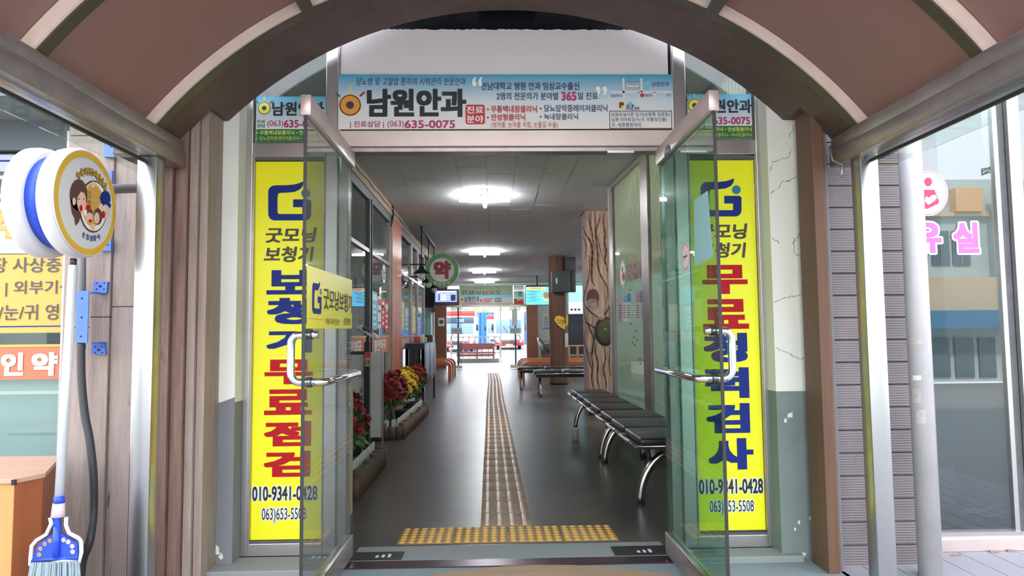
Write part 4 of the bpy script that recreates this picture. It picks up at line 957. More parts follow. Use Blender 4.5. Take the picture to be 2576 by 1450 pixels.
# fill lamps added out of direct view to keep the hall bright
for x, y, lb in ((3.2, 9.0, 'over the side hall behind the painted square tree pillar'), (3.2, 12.4, 'over the side hall abreast of the black crosswise benches'), (3.2, 16, 'over the side hall past the round trunk pillar'), (3.2, 20, 'over the side hall near the black lockers'), (4.6, 11, 'over the outer side hall wall, first of two'), (4.6, 17, 'over the outer side hall wall, second of two')):
    o = copy_tree(l0); o.location = (x, y, ZT); o['label'] = 'added out-of-view cross shaped fill light '+lb; o['group'] = 'added side hall fill lights'
for x, y, lb in ((2.1, 5.6, 'middle one of three'), (2.05, 4.5, 'the one by the facade'), (2.0, 6.9, 'the one by the tree pillar')):  # lamps added behind the film to brighten the frosted glazing
    o = copy_tree(l0); o.location = (x, y, ZT); o['label'] = 'added cross shaped fill light brightening the frosted nursing room glass, '+lb; o['group'] = 'added nursing room fill lights'
# walls
WX = -1.36
box('wall_back_left', 'wall_paint', -4.5, -1.63, 23.3, 23.4, 0, ZT, **ST); box('wall_back_right', 'wall_paint', 1.48, 5.5, 23.3, 23.4, 0, ZT, **ST)
box('wall_far_side_left', 'wall_paint', -4.6, -4.5, 3.6, 24, -.16, ZT+.1, **ST); box('wall_far_side_right', 'wall_paint', 5.5, 5.6, 3.6, 24, -.16, ZT+.1, **ST)
box('wall_shop_back', 'shop_inner', -4.4, -4.3, 3.7, 13.5, 0, ZT, **ST); box('wall_shop_end', 'shop_inner', -4.3, -1.42, 13.45, 13.52, 0, ZT, **ST)
# pharmacy glazing
pg = bpy.data.objects.new('wall_left_glazing', None); C.objects.link(pg); pg['kind'] = 'structure'; ORG[pg.name] = Vector((0, 0, 0))
ys = [3.62, 4.9, 6.2, 7.55, 9.0]
MB().box(WX-.06, WX+.02, 3.62, 15.2, 2.70, ZT).build('top_beam', 'tan_beam', pg)
for a, b in ((3.62, 9.05), (9.95, 13.4)):
    MB().box(WX-.05, WX+.01, a, b, 2.60, 2.70).build('head_frame', 'dark_edge', pg)
    MB().box(WX-.05, WX+.01, a, b, 2.02, 2.06).build('transom', 'steel_dull', pg)
    MB().box(WX-.05, WX+.01, a, b, 0, .12).build('bottom_frame', 'steel_dull', pg)
for y in (3.64, 4.9, 6.25, 7.55, 8.98, 9.98, 11.3, 12.2, 13.38): MB().box(WX-.05, WX+.015, y-.03, y+.03, .1, 2.62).build('mullion', 'steel_dull', pg)
MB().box(WX-.05, WX+.015, 7.45, 7.62, .1, 2.62).build('mullion', 'dark_edge', pg)
for a, b in ((3.67, 4.87), (4.93, 6.22), (6.28, 7.45), (7.62, 8.95), (10.01, 11.27), (11.33, 12.17), (12.23, 13.35)):
    MB().box(WX-.02, WX-.012, a, b, .12, 2.60).build('glass_pane', 'glass_grey', pg)
    MB().box(WX-.030, WX-.021, a, b, .12, .90).build('frosted_film', 'frost', pg)
    MB().box(WX-.011, WX-.009, a, b, .905, 1.095).build('orange_band', 'band_orange', pg)
    MB().box(WX-.011, WX-.0085, a, b, 1.095, 1.115).build('yellow_line', 'shop_yellow', pg)
LP = PXp(WX-.007)
for i, (a, b) in enumerate(((3.9, 4.7), (5.2, 6.0), (6.4, 7.1), (7.85, 8.7), (10.2, 11.1))): text_uv('정인약국', LP, a, .93, b, 1.07, 'sign_white', pg, bold=.05, d=.0)
ring_uv(LP, 8.55, 2.10-.22, .07, .12, 'paper', pg, 'ring_print', .0); text_uv('G', LP, 8.52, 1.84, 8.58, 1.93, 'paper', pg, bold=.05, d=.0)
# white shop wall brackets and posters
ps = [(7.72, 8.05, 1.18, 1.62, 'paper_cyan'), (8.08, 8.34, 1.20, 1.58, 'paper'), (8.37, 8.60, 1.20, 1.56, 'paper_red'), (8.63, 8.90, 1.16, 1.54, 'paper_red'), (10.05, 10.5, 1.2, 1.62, 'paper_yellow'), (10.55, 11.0, 1.15, 1.55, 'paper_cyan'), (11.4, 12.0, 1.15, 1.6, 'paper_yellow'), (12.3, 12.8, 1.2, 1.55, 'paper_cyan')]
names = ['pale cyan price poster on pharmacy glass beside the dark mullion', 'white notice sheet on pharmacy glass between cyan and red posters', 'narrow red and white poster on pharmacy glass', 'red offer poster on pharmacy glass next to the orange pillar', 'yellow poster on glass just beyond the orange pillar', 'cyan poster on glass second beyond the orange pillar', 'yellow poster on the farther pharmacy window', 'pale cyan poster on the last pharmacy window']
for (a, b, z0, z1, m), lb in zip(ps, names):
    t = thing('window_poster', (WX, (a+b)/2, z0), lb, 'poster', 'posters on the pharmacy glass')
    MB().rect(LP, a, b, z0, z1, -.001, .001).build('sheet', m if m != 'paper' else 'sign_white', t)
    MB().rect(LP, a+.03, b-.03, z1-.10, z1-.03, .0012, .0018).build('print_block', 'paper' if m != 'paper' else 'paper_red', t)
    for k in range(4): MB().rect(LP, a+.04, b-.04-.05*(k % 2), z0+.05+.07*k, z0+.08+.07*k, .0012, .0018).build('print_line', 'paper' if k % 2 else 'sign_white' if m != 'paper' else 'dark_grey', t)
# shop inside: shelves with lamps
sh = thing('shop_shelf', (-3.0, 8, 0), 'dim white medicine shelving standing inside the pharmacy behind the glass', 'shelf')
for k in range(5): MB().box(-4.25, -3.9, 4.2, 13, .3+.42*k, .33+.42*k).build('shelf_board', 'sign_white', sh)
for k in range(6): MB().box(-4.25, -3.9, 4.2+1.75*k, 4.24+1.75*k, 0, 2.1).build('side_board', 'sign_white', sh)
cols = ['paper_red', 'paper_cyan', 'paper_yellow', 'sign_white', 'paper_blue', 'paper_teal']; rp = random.Random(9)
for ci, c in enumerate(cols):
    mb = MB()
    for k in range(40):
        y = rp.uniform(4.3, 12.9); lv = rp.randrange(5); mb.box(-4.2, -4.0+rp.uniform(-.03, .03), y, y+rp.uniform(.06, .14), .33+.42*lv, .33+.42*lv+rp.uniform(.1, .28))
    tag(mb.build('medicine_boxes', c, sh), kind='stuff')
o = copy_tree(l0); o.location = (-2.9, 6.0, ZT); o['label'] = 'glowing ceiling light inside the pharmacy behind the entrance side glass'; o['group'] = 'pharmacy ceiling lights'
o = copy_tree(l0); o.location = (-2.9, 10.8, ZT); o['label'] = 'glowing ceiling light inside the pharmacy beyond the orange pillar'; o['group'] = 'pharmacy ceiling lights'
# orange pillar
op_ = thing('orange_pillar', (WX, 9.5, 0), 'glossy orange-red square pillar with pale printed loops between pharmacy windows', 'pillar')
MB().box(WX-.10, WX+.025, 9.04, 9.93, 0, 2.70).build('shaft', 'red_pillar', op_)
MB().box(WX-.10, WX+.028, 9.02, 9.045, 0, 2.70).build('edge_trim', 'tan_beam', op_)
RP = PXp(WX+.026)
for k in range(11): ring_uv(RP, 9.5, .3+.2*k, .045, .075, 'pillar_print', op_, 'printed_loop', .0015, 12)
# cable along ceiling edge
cb = [(WX+.03, 5.5+i*.35, ZT-.03-.035*abs(sin(i*1.3))) for i in range(24)]
MB().tube(cb, .008, 6).build('ceiling_cable', 'wire', None, 'loose pale cable sagging along the ceiling edge above the pharmacy glass', 'cable')
MB().tube([(WX+.03, 9.0, 2.83), (WX+.04, 9.02, 2.72), (WX+.03, 9.0, 2.62), (WX+.02, 8.95, 2.55)], .013, 6).build('black_cable_tail', 'rubber', None, 'short black cable end at the top corner of the orange pillar', 'cable')
# pharmacy round hanging sign
yp = PY(11.0); (uc, vc) = yp.px(1112, 680)
ys_ = thing('round_pharmacy_sign', (uc, 11.0, vc-.275), 'round hanging green and white sign with one dark red syllable in hall', 'sign')
MB().lathe([(.262, -.01), (.275, 0), (.275, .11), (.262, .12)], (uc, 11.0, vc), 40, 'Y').build('drum', 'plastic_white', ys_)
YP = PY(10.988)
mat('green_ring', (.10, .30, .09), .5); mat('maroon_red', (.30, .02, .04), .5)
ring_uv(YP, uc, vc, .195, .268, 'green_ring', ys_, 'green_ring', .004)
text_uv('약', YP, uc-.135, vc-.145, uc+.145, vc+.15, 'maroon_red', ys_, bold=.06, d=.006)
for i, ch in enumerate('정인약국'):
    a = radians(-118+18*i); x, z = uc+.232*cos(a), vc+.232*sin(a); text_uv(ch, YP, x-.025, z-.028, x+.025, z+.028, 'white_ink', ys_, bold=.01, d=.007)
MB().tube([(uc-.26, 11.05, vc+.1), (WX, 11.05, vc+.1)], .012, 8).build('wall_arm', 'black_metal', ys_)
MB().tube([(uc-.26, 11.05, vc-.1), (WX, 11.05, vc-.1)], .012, 8).build('wall_arm', 'black_metal', ys_)
# pendant lamps
pr_ = thing('pendant_lamp_rail', (-1.13, 12.0, 1.9), 'black ceiling rail with three wired pendant bulbs under dark conical shades', 'ceiling lamp')
MB().box(-1.15, -1.11, 10.7, 13.1, ZT-.05, ZT).build('rail', 'black_metal', pr_)
for k, (y, z) in enumerate(((10.75, 2.10), (11.9, 2.04), (13.0, 2.02))):
    MB().tube([(-1.13, y, z+.1), (-1.13, y, ZT-.04)], .010, 6).build('stem', 'black_metal', pr_)
    s_ = MB().lathe([(.02, .11), (.035, .09), (.06, .04), (.12, .0), (.125, -.01)], (-1.13, y, z), 20, caps=False).build('shade', 'black_metal', pr_)
    MB().ball((-1.13, y, z-.05), .055, nu=14, nv=10).build('bulb', 'plastic_white', s_)

# ---------------------------------------------------------------- right: nursing room glazing, painted pillar
a = Vector((1.585, 3.62)); b = Vector((1.375, 7.85)); dr = (a-b).normalized()
GP = Pl(b.x, b.y, dr.x, dr.y)   # u runs from the far post toward the doorway, normal faces the hall
L_ = (a-b).length
ng = bpy.data.objects.new('wall_right_glazing', None); C.objects.link(ng); ng['kind'] = 'structure'; ORG[ng.name] = Vector((0, 0, 0))
def gq(name, m, u0, u1, v0, v1, d0, d1): return MB().rect(GP, u0, u1, v0, v1, d0, d1).build(name, m, ng)
ua = GP.px(1540, 800)[0]; ub = GP.px(1552, 800)[0]; uc2 = GP.px(1622, 800)[0]; ud = GP.px(1640, 800)[0]
posts = [(-.02, .14), (uc2, ud), (ud+1.15, ud+1.27), (L_-.08, L_)]
for u0, u1 in posts: gq('post', 'steel_dull', u0, u1, 0, ZT, -.03, .02)
for (p, q) in zip(posts[:-1], posts[1:]):
    gq('glass_pane', 'glass_clear', p[1], q[0], .06, ZT-.04, -.004, .004)
    gq('frosted_film', 'frost', p[1], q[0], .06, 1.66, -.006, -.0045)
    gq('head_frame', 'steel_dull', p[1], q[0], ZT-.05, ZT, -.03, .02); gq('bottom_frame', 'steel_dull', p[1], q[0], 0, .06, -.03, .02)
    n = int((q[0]-p[1])/.055)
    mb = MB()
    for k in range(n): mb.rect(GP, p[1]+.02+k*.055, p[1]+.045+k*.055, 1.66, ZT-.05, -.006, -.0045)
    mb.rect(GP, p[1], q[0], 1.66, ZT-.05, -.010, -.008); mb.build('striped_film', 'frost_stripe', ng)
G2 = Pl(b.x, b.y, dr.x, dr.y)
nl = thing('nursing_room_sign', (b.x+.05, 7.4, 1.7), 'dark red letters and round mother emblem on striped glass by the tree pillar', 'sign')
def GT(s, x0, y0, x1, y1, m, bold=.03, d=.006): return text_px(s, GP, x0, y0, x1, y1, m, nl, bold=bold, d=d)
ell_px(GP, 1568, 690, 7.5, 34, 'white_ink', nl, 'roundel', .005); ell_px(GP, 1568, 690, 6.8, 32, 'maroon', nl, 'roundel', .0056); ell_px(GP, 1568, 690, 6.3, 30, 'white_ink', nl, 'roundel', .0062)
ell_px(GP, 1567, 678, 2, 7, 'magenta_ink', nl, 'roundel', .007); poly_px(GP, [(1566, 690), (1571, 684), (1574, 692), (1573, 704), (1569, 708), (1566, 700)], 'magenta_ink', nl, 'roundel', .007)
GT('수', 1580, 664, 1590, 705, 'magenta_ink', .05); GT('유', 1592, 658, 1604, 703, 'magenta_ink', .05); GT('실', 1609, 650, 1618, 698, 'magenta_ink', .05)
nt2 = thing('notice_sheets', (b.x+.05, 7.3, 1.2), 'blue and pink headed paper notices taped on frosted glass under the letters', 'notice')
for x0, y0, x1, y1, m in ((1556, 742, 1566, 811, 'paper_pink'), (1567, 743, 1577, 810, 'paper'), (1577, 738, 1588, 810, 'paper'), (1600, 735, 1612, 809, 'paper'), (1613, 730, 1626, 806, 'paper')): rect_px(GP, x0, y0, x1, y1, m, nt2, 'sheet', .006)
for x0, y0, x1, y1, m in ((1568, 744, 1577, 762, 'paper_cyan'), (1578, 739, 1588, 760, 'paper_blue'), (1601, 736, 1612, 762, 'paper_pink'), (1613, 731, 1626, 761, 'paper_blue')): rect_px(GP, x0, y0, x1, y1, m, nt2, 'print_block', .007)
for k_, (x, y) in enumerate(((1586, 730), (1588, 815), (1600, 833), (1597, 850), (1592, 862), (1604, 856), (1611, 905), (1612, 915), (1598, 868), (1640, 912))): ell_px(GP, x, y, 1.2, 2.5, 'hole', nt2, 'dark_speck', .0055, 7)
for k in range(6):
    for x0, x1 in ((1569, 1575), (1579, 1586), (1602, 1610), (1615, 1624), (1558, 1564)): rect_px(GP, x0, 768+6*k, x1, 770+6*k, 'dark_grey', nt2, 'print_line', .007)
box('wall_nursing_return', 'wall_paint', 1.36, 5.4, 7.88, 7.95, 0, ZT, **ST)
box('wall_nursing_side', 'wall_paint', 3.0, 3.05, 3.7, 7.88, 0, ZT, **ST)

# painted tree pillar
tp = thing('painted_tree_pillar', (1.5, 9.5, 0), 'square pillar painted as pale bark with dark knot hole and green beetle', 'pillar')
X0, X1, Y0_, Y1_ = 1.285, 1.75, 9.38, 9.80
MB().box(X0, X1, Y0_, Y1_, .05, ZT-.02).build('shaft', 'bark', tp)
MB().box(X0-.004, X0, Y0_+.002, Y1_, .05, ZT-.02).build('side_face', 'bark_side', tp)
MB().box(X0-.03, X1+.03, Y0_-.02, Y1_+.02, ZT-.02, ZT).build('cap', 'tan_beam', tp)
MB().box(X0-.005, X1, Y0_-.006, Y1_, 0, .06).build('plinth', 'black_metal', tp)
BK = PY(Y0_)
def bark_line(pts, wd, m='ink_line', d=.003):
    Q = []
    for i in range(len(pts)-1):
        p0 = Vector(pts[max(i-1, 0)]); p1 = Vector(pts[i]); p2 = Vector(pts[i+1]); p3 = Vector(pts[min(i+2, len(pts)-1)])
        for k in range(5):
            s = k/5; Q.append(.5*((2*p1)+(p2-p0)*s+(2*p0-5*p1+4*p2-p3)*s*s+(3*p1-p0-3*p2+p3)*s**3))
    Q.append(Vector(pts[-1])); U = [Vector(BK.px(*q)) for q in Q]; n = len(U)
    def strip(sh, w, mm, dd):
        L_ = []; R_ = []
        for i, u in enumerate(U):
            t = (U[min(i+1, n-1)]-U[max(i-1, 0)]).normalized(); nn = Vector((-t.y, t.x)); ww = w*(.15+.85*sin(pi*(i+.5)/n))*(1+.25*sin(i*1.7)); c = u+nn*sh*(.3+.7*sin(pi*(i+.5)/n)); L_.append(c-nn*ww); R_.append(c+nn*ww)
        mb = MB(); vs = [BK.p(p.x, p.y, dd) for p in L_]+[BK.p(p.x, p.y, dd) for p in R_]
        mb.add(vs, [(i, i+1, n+i+1, n+i) for i in range(n-1)]).build('painted_crease', mm, tp)
    strip(0, wd*.75, m, d)
    if m == 'ink_line': strip(wd*1.25, wd*.45, 'bark_mid', d-.0006); strip(-wd*1.1, wd*.3, 'knot_light', d-.0008)
mat('bark_mid', (.27, .125, .075), .7)
sc_ = 1/3.625
def c4(pts): return [(1400+x*sc_, 500+y*sc_) for x, y in pts]
for pts, wd in (([(240, 250), (265, 330), (310, 400), (325, 480), (322, 560), (318, 640), (320, 740), (350, 800)], .016), ([(345, 130), (350, 220), (352, 320), (365, 420), (375, 520), (372, 600), (400, 700), (455, 800), (465, 880), (450, 960)], .010),
                ([(435, 130), (428, 220), (440, 320), (435, 400), (450, 480), (440, 560), (460, 640), (465, 740)], .012), ([(395, 130), (390, 200), (360, 300), (385, 420), (440, 600)], .007), ([(290, 135), (300, 220), (320, 300), (330, 380), (355, 470)], .009),
                ([(245, 560), (290, 520), (300, 620), (290, 740), (255, 860), (250, 960), (300, 1030), (345, 1090)], .006), ([(470, 960), (490, 1040), (470, 1150)], .007), ([(250, 1000), (262, 1100), (300, 1180), (335, 1280), (330, 1400)], .008), ([(262, 1200), (250, 1300), (290, 1450), (330, 1600)], .009),
                ([(360, 1320), (352, 1400), (375, 1500), (372, 1650), (400, 1760)], .010), ([(430, 1350), (445, 1460), (425, 1560), (450, 1680), (445, 1760)], .009), ([(300, 1400), (330, 1520), (318, 1640), (345, 1760)], .009), ([(490, 1350), (480, 1500), (497, 1640)], .007), ([(500, 400), (480, 520), (500, 640)], .006), ([(240, 340), (270, 440), (262, 520)], .008)):
    bark_line(c4(pts), wd)
for pts, wd in (([(270, 150), (275, 260), (300, 360)], .014), ([(410, 140), (405, 240), (400, 340)], .012), ([(470, 150), (478, 260), (470, 360), (485, 480)], .014), ([(340, 560), (350, 660), (390, 740), (425, 840), (430, 930)], .013), ([(270, 480), (275, 580), (265, 680)], .013), ([(290, 1120), (310, 1200), (320, 1290)], .013), ([(390, 1380), (405, 1500), (395, 1640)], .013), ([(455, 1380), (470, 1500)], .012), ([(275, 1300), (300, 1420), (310, 1500)], .012)):
    bark_line(c4(pts), wd, 'knot_light', .0022)
ell_px(BK, 1491.5, 754, 19.5, 30, 'knot_light', tp, 'knot_hole', .003); ell_px(BK, 1491, 750, 16, 22.5, 'knot_dark', tp, 'knot_hole', .004); ell_px(BK, 1491, 764, 15, 13, 'bark_side', tp, 'knot_hole', .005); ell_px(BK, 1494, 768, 7, 7.5, 'knot_light', tp, 'knot_hole', .006)
# beetle as a relief plaque on the pillar
bc = on(1522, 833, 1, Y0_-.02)
be = thing('painted_beetle', (bc.x, Y0_-.02, bc.z-.2), 'green and brown beetle figure with black legs fixed on the tree pillar', 'figure')
BB = PY(Y0_-.01)
for q in ([(1503, 798), (1492, 789), (1484, 783), (1476, 772)], [(1520, 793), (1526, 785), (1532, 773)], [(1498, 826), (1486, 818), (1472, 809)], [(1499, 834), (1494, 850), (1492, 870), (1488, 893)]):
    MB().tube([on(x, y, 1, Y0_-.012) for x, y in q], .008, 6).build('leg', 'beetle_edge', be)
def dome(pl, cx, cy, rx, ry, h, m, nm, par, n=28):
    u0, v0 = pl.px(cx, cy); RX = abs(pl.px(cx+rx, cy)[0]-u0); RY = abs(pl.px(cx, cy-ry)[1]-v0); vs = [pl.p(u0, v0, h)]; fs = []
    for j, (f, hh) in enumerate(((.5, .85), (.8, .55), (1, 0))):
        for i in range(n): vs.append(pl.p(u0+RX*f*cos(2*pi*i/n), v0+RY*f*sin(2*pi*i/n), h*hh))
    for i in range(n): fs.append((0, 1+i, 1+(i+1) % n))
    for j in range(2):
        for i in range(n): a1 = 1+j*n+i; b1 = 1+j*n+(i+1) % n; fs.append((a1, a1+n, b1+n, b1))
    return MB().add(vs, fs, True).build(nm, m, par)
dome(BB, 1513, 798, 9, 9, .02, 'knot_light', 'head', be); dome(BB, 1522, 834, 26, 37, .02, 'beetle_edge', 'shell_rim', be); dome(BB, 1523, 834, 24, 35, .028, 'beetle', 'shell', be); dome(BB, 1522, 830, 7, 7, .032, 'beetle_spot', 'shell_spot', be)

# round tree trunk pillar with butterfly
tx, ty = 1.43, 15.15
tr = thing('round_trunk_pillar', (tx, ty, 0), 'dark brown round pillar shaped as tree trunk with a yellow butterfly', 'pillar')
prof = []; rt_ = random.Random(2); n = 24; mb = MB(); vs = []; fs = []
for k in range(30):
    z = ZT*k/29
    for j in range(n):
        a1 = 2*pi*j/n; r = .195+.012*sin(5*a1+1.3*sin(z*2.2))+rt_.uniform(-.004, .004)
        vs.append((tx+r*cos(a1), ty+r*sin(a1), z))
for k in range(29):
    for j in range(n): fs.append((k*n+j, k*n+(j+1) % n, (k+1)*n+(j+1) % n, (k+1)*n+j))
mb.add(vs, fs, True).build('trunk', 'bark_dark', tr)
MB().lathe([(.21, 0), (.21, .06)], (tx, ty, 0), 24).build('base_ring', 'black_metal', tr)
bf = PY(ty-.215)
but = thing('butterfly_figure', (tx, ty-.22, 1.2), 'yellow black edged butterfly figure on the round trunk pillar', 'figure')
w_ = [(1394, 806), (1397, 797), (1405, 794), (1415, 797), (1421, 802), (1423, 812), (1421, 830), (1411, 825), (1403, 818)]
poly_px(bf, [(x-1.5 if x < 1410 else x+1, y+1.5 if y > 805 else y-1.5) for x, y in w_], 'ink_line', but, 'wing_edge', .0); poly_px(bf, w_, 'butterfly', but, 'wing', .004)
poly_px(bf, [(1422, 803), (1427, 790), (1429, 795), (1429, 818), (1424, 822)], 'butterfly', but, 'wing', .004); poly_px(bf, [(1420, 795), (1423, 796), (1424, 815), (1421, 814)], 'ink_line', but, 'body', .006)
for q in ([(1399, 806), (1410, 806), (1419, 806)], [(1403, 814), (1411, 811), (1420, 808)], [(1412, 822), (1416, 815), (1421, 809)]):
    MB().tube([bf.p(*bf.px(x, y), .006) for x, y in q], .004, 5).build('wing_vein', 'ink_line', but)
# speakers
SP = 14.85
def pxbox(name, m, x0, y0, x1, y1, Y, dy, par=None, **k):
    p = on(x0, y0, 1, Y); q = on(x1, y1, 1, Y); return MB().bevbox(p.x, q.x, Y, Y+dy, q.z, p.z, .01).build(name, m, par, **k)
s_ = thing('wall_speaker', (1.5, SP, 2.0), 'dark grey box loudspeaker mounted on the round trunk pillar', 'speaker')
pxbox('cabinet', 'speaker_grey', 1388, 682, 1436, 735, SP-.12, .22, s_); pxbox('side_cabinet', 'dark_grey', 1436, 684, 1449, 735, SP-.06, .16, s_); rect_px(PY(SP-.12), 1398, 700, 1402, 714, 'sign_white', s_, 'badge', .004)
s_ = pxbox('upper_speaker', 'dark_grey', 1421, 647, 1449, 682, SP+.05, .3, None, label='black upper loudspeaker beside the top of the round trunk pillar', cat='speaker')
pxbox('switch_plate', 'sign_white', 1421, 839, 1430, 874, ty-.22, .03, None, label='white upright box on the side of the round trunk pillar', cat='switch')

# ---------------------------------------------------------------- black benches
def bench(n, pitch, w, loc, rotz, label, legs, leg_r=.026, group='black waiting benches'):
    """local: seats run along +x, front edge at y=0, depth w"""
    t = thing('waiting_bench', loc, label, 'bench', group, rotz=rotz, local=True)
    for i in range(n):
        a = i*pitch+.012; b_ = (i+1)*pitch-.012
        c = MB(); 
        c.bevbox(a, b_, .03, w-.03, .405, .452, .018, 3).build('seat_cushion', 'seat_black', t)
        MB().box(a-.004, b_+.004, .0, w, .385, .404).build('seat_pan', 'black_metal', t)
        MB().tube([(a-.006, .0, .402), (b_+.006, .0, .402)], .0125, 10).build('front_trim', 'chrome_worn', t)
        MB().tube([(a-.006, w, .402), (b_+.006, w, .402)], .0125, 10).build('rear_trim', 'chrome_worn', t)
        for xx in (a-.002, b_+.002): MB().tube([(xx, 0, .402), (xx, w, .402)], .008, 8).build('cross_trim', 'chrome_worn', t)
    MB().box(.05, n*pitch-.05, w*.42, w*.58, .33, .385).build('beam', 'black_metal', t)
    for lx_ in legs:
        P = [(lx_, .06+(w*.5)*(1-cos(a1)), .345*sin(a1)) for a1 in [pi/2*k/10 for k in range(11)]]
        MB().tube(P, leg_r, 16).build('leg', 'chrome_worn', t)
        P = [(lx_, w-.02-(w*.42)*(1-cos(a1)), .345*sin(a1)) for a1 in [pi/2*k/10 for k in range(11)]]
        MB().tube(P, leg_r, 16).build('leg', 'chrome_worn', t)
        for yy in (.06, w-.02): MB().lathe([(leg_r*1.1, 0), (leg_r*1.1, .012)], (lx_, yy, 0), 14).build('foot', 'rubber', t)
    return t
# rotz = -90 deg: local +x -> -Y, local +y -> +X
bench(4, .55, .46, (.885, 8.22, 0), -pi/2, 'black cushioned bench beside the painted tree pillar, four seats over a paper cup', [.16, 2.06])
bench(3, .55, .50, (.885, 5.98, 0), -pi/2, 'black cushioned three seat bench nearest the right glass door', [.03, 1.46], .028)
bench(4, .52, .48, (.70, 12.15, 0), 0, 'black bench in front of the round trunk pillar, crosswise in the hall', [.12, 1.9], .022)
bench(4, .55, .48, (.46, 13.6, 0), 0, 'black crosswise bench just behind the front one, nearer the orange benches', [.08, 2.1], .022)
cup = MB().lathe([(.030, 0), (.043, .125), (.046, .13), (.044, .132), (.040, .125), (.028, .008)], (.838, 7.19, 0.0), 24).build('paper_cup', 'cup', None, 'empty beige paper cup standing on the floor beside a bench leg', 'cup')

# orange benches
def obench(name, x_end, x_other, ys, s, label):
    t = thing('orange_bench', (x_end, ys[0], 0), label, 'bench', 'orange slatted benches')
    for y in ys:
        r = .17; P = [(x_end, 0)]; zt = .47
        pts = [(x_end, 0)]+[(x_end+s*(-r+r*cos(a1)), zt-r+r*sin(a1)) for a1 in [pi/2*k/6 for k in range(7)]]+[(x_other, zt)]
        inn = [(x_other, zt-.09), (x_end-s*r, zt-.09)]+[(x_end+s*(-r+(r-.09)*cos(a1)), zt-r+(r-.09)*sin(a1)) for a1 in [pi/2-pi/2*k/6 for k in range(1, 7)]]+[(x_end-s*.09, 0)]
        MB().prism(pts+inn, y, y+.14, 'XZ').build('slat', 'bench_orange', t, bevel=.008)
    for k in (.45, ): 
        MB().box(x_other-.05, x_other+.05, ys[0], ys[-1]+.14, .0, .40).build('leg', 'bench_orange', t)
    return t
obench('orange_bench', -1.05, -2.3, [17.0, 17.9, 18.9], 1, 'orange slatted bench with rounded end below the departures monitor')
obench('orange_bench', .62, 2.9, [15.9, 16.6, 17.4, 18.3], -1, 'orange slatted bench with rounded end behind the black crosswise benches')

# ---------------------------------------------------------------- left: flowers, table, kiosk
def leafcluster(c, rx, ry, rz, n, m, par, seed, ln=.10):
    r = random.Random(seed); mb = MB()
    for i in range(n):
        a1 = r.uniform(0, 2*pi); ph = math.acos(r.uniform(-.2, 1)); q = r.uniform(.35, 1)
        p = Vector((c[0]+rx*q*sin(ph)*cos(a1), c[1]+ry*q*sin(ph)*sin(a1), c[2]+rz*q*cos(ph)))
        d = Vector((cos(a1)*r.uniform(.4, 1), sin(a1)*r.uniform(.4, 1), r.uniform(-.5, .9))).normalized()*ln*r.uniform(.6, 1.3)
        s_ = d.cross(Vector((r.uniform(-1, 1), r.uniform(-1, 1), 1))).normalized()*ln*.16
        mb.add([p-d*.5, p+s_, p+d*.6, p-s_], [(0, 1, 2), (0, 2, 3)])
    return mb.build('foliage', m, par, kind='stuff', fix=False)
FL = {}
def blossom(m):
    if m in FL: return FL[m]
    mb = MB(); r = random.Random(4)
    for ring, (n, R_, zz, sz) in enumerate(((6, .030, .0, .028), (5, .018, .012, .022), (3, .008, .02, .016))):
        for i in range(n):
            a1 = 2*pi*i/n+ring*.5; c = Vector((R_*cos(a1), R_*sin(a1), zz)); t = Vector((-sin(a1), cos(a1), 0)); o_ = Vector((cos(a1), sin(a1), .5))
            mb.add([c-o_*sz*.7, c+t*sz*.6, c+o_*sz*.8, c-t*sz*.6], [(0, 1, 2, 3)])
    mb.ball((0, 0, .004), .022, nu=8, nv=5)
    o = mb.build('blossom', m, None, fix=False); me = o.data; bpy.data.objects.remove(o); FL[m] = me; return me
def flowers(loc, rx, ry, zc_, rz, m, n, label, seed, leaf='leaf'):
    t = thing('flower_bush', loc, label, 'flowers', 'artificial flower bushes along the pharmacy')
    r = random.Random(seed)
    MB().lathe([(.10, 0), (.13, .16)], loc, 14).build('pot', 'dark_grey', t)
    for i in range(10):
        a1 = r.uniform(0, 2*pi); MB().tube([(loc[0], loc[1], .1), (loc[0]+rx*.4*cos(a1), loc[1]+ry*.4*sin(a1), zc_)], .004, 5).build('stem', 'leaf', t)
    leafcluster((loc[0], loc[1], zc_-rz*.4), rx*1.05, ry*1.05, rz*1.15, 620, 'leaf', t, seed)
    leafcluster((loc[0], loc[1], zc_-rz*.4), rx*1.1, ry*1.1, rz*1.1, 90, 'leaf_light', t, seed+50, .13)
    for i in range(n):
        a1 = i*2.399; ph = math.acos(1-1.15*(i+.5)/n); me = blossom(m)
        o = bpy.data.objects.new('blossom', me); C.objects.link(o); o.parent = t; q = r.uniform(.85, 1.08)
        d = Vector((sin(ph)*cos(a1), sin(ph)*sin(a1), cos(ph))); o.location = (rx*q*d.x, ry*q*d.y, zc_+rz*q*d.z)
        o.rotation_euler = d.to_track_quat('Z', 'Y').to_euler(); s__ = r.uniform(.9, 1.4); o.scale = (s__,)*3
    return t
flowers((-1.16, 5.40, 0), .13, .40, .42, .24, 'petal_red', 30, 'red flower bush standing closest to the left glass door', 1)
flowers((-1.16, 7.85, 0), .13, .36, .46, .22, 'petal_red', 40, 'dark red flower bush between the kiosk post and yellow flowers', 2)
flowers((-1.16, 8.90, 0), .13, .48, .44, .22, 'petal_yellow', 46, 'yellow flower bush in front of the orange pillar', 3)
flowers((-1.13, 9.95, 0), .13, .28, .48, .18, 'petal_red', 24, 'small dark red flower bush under the draped display table', 4)
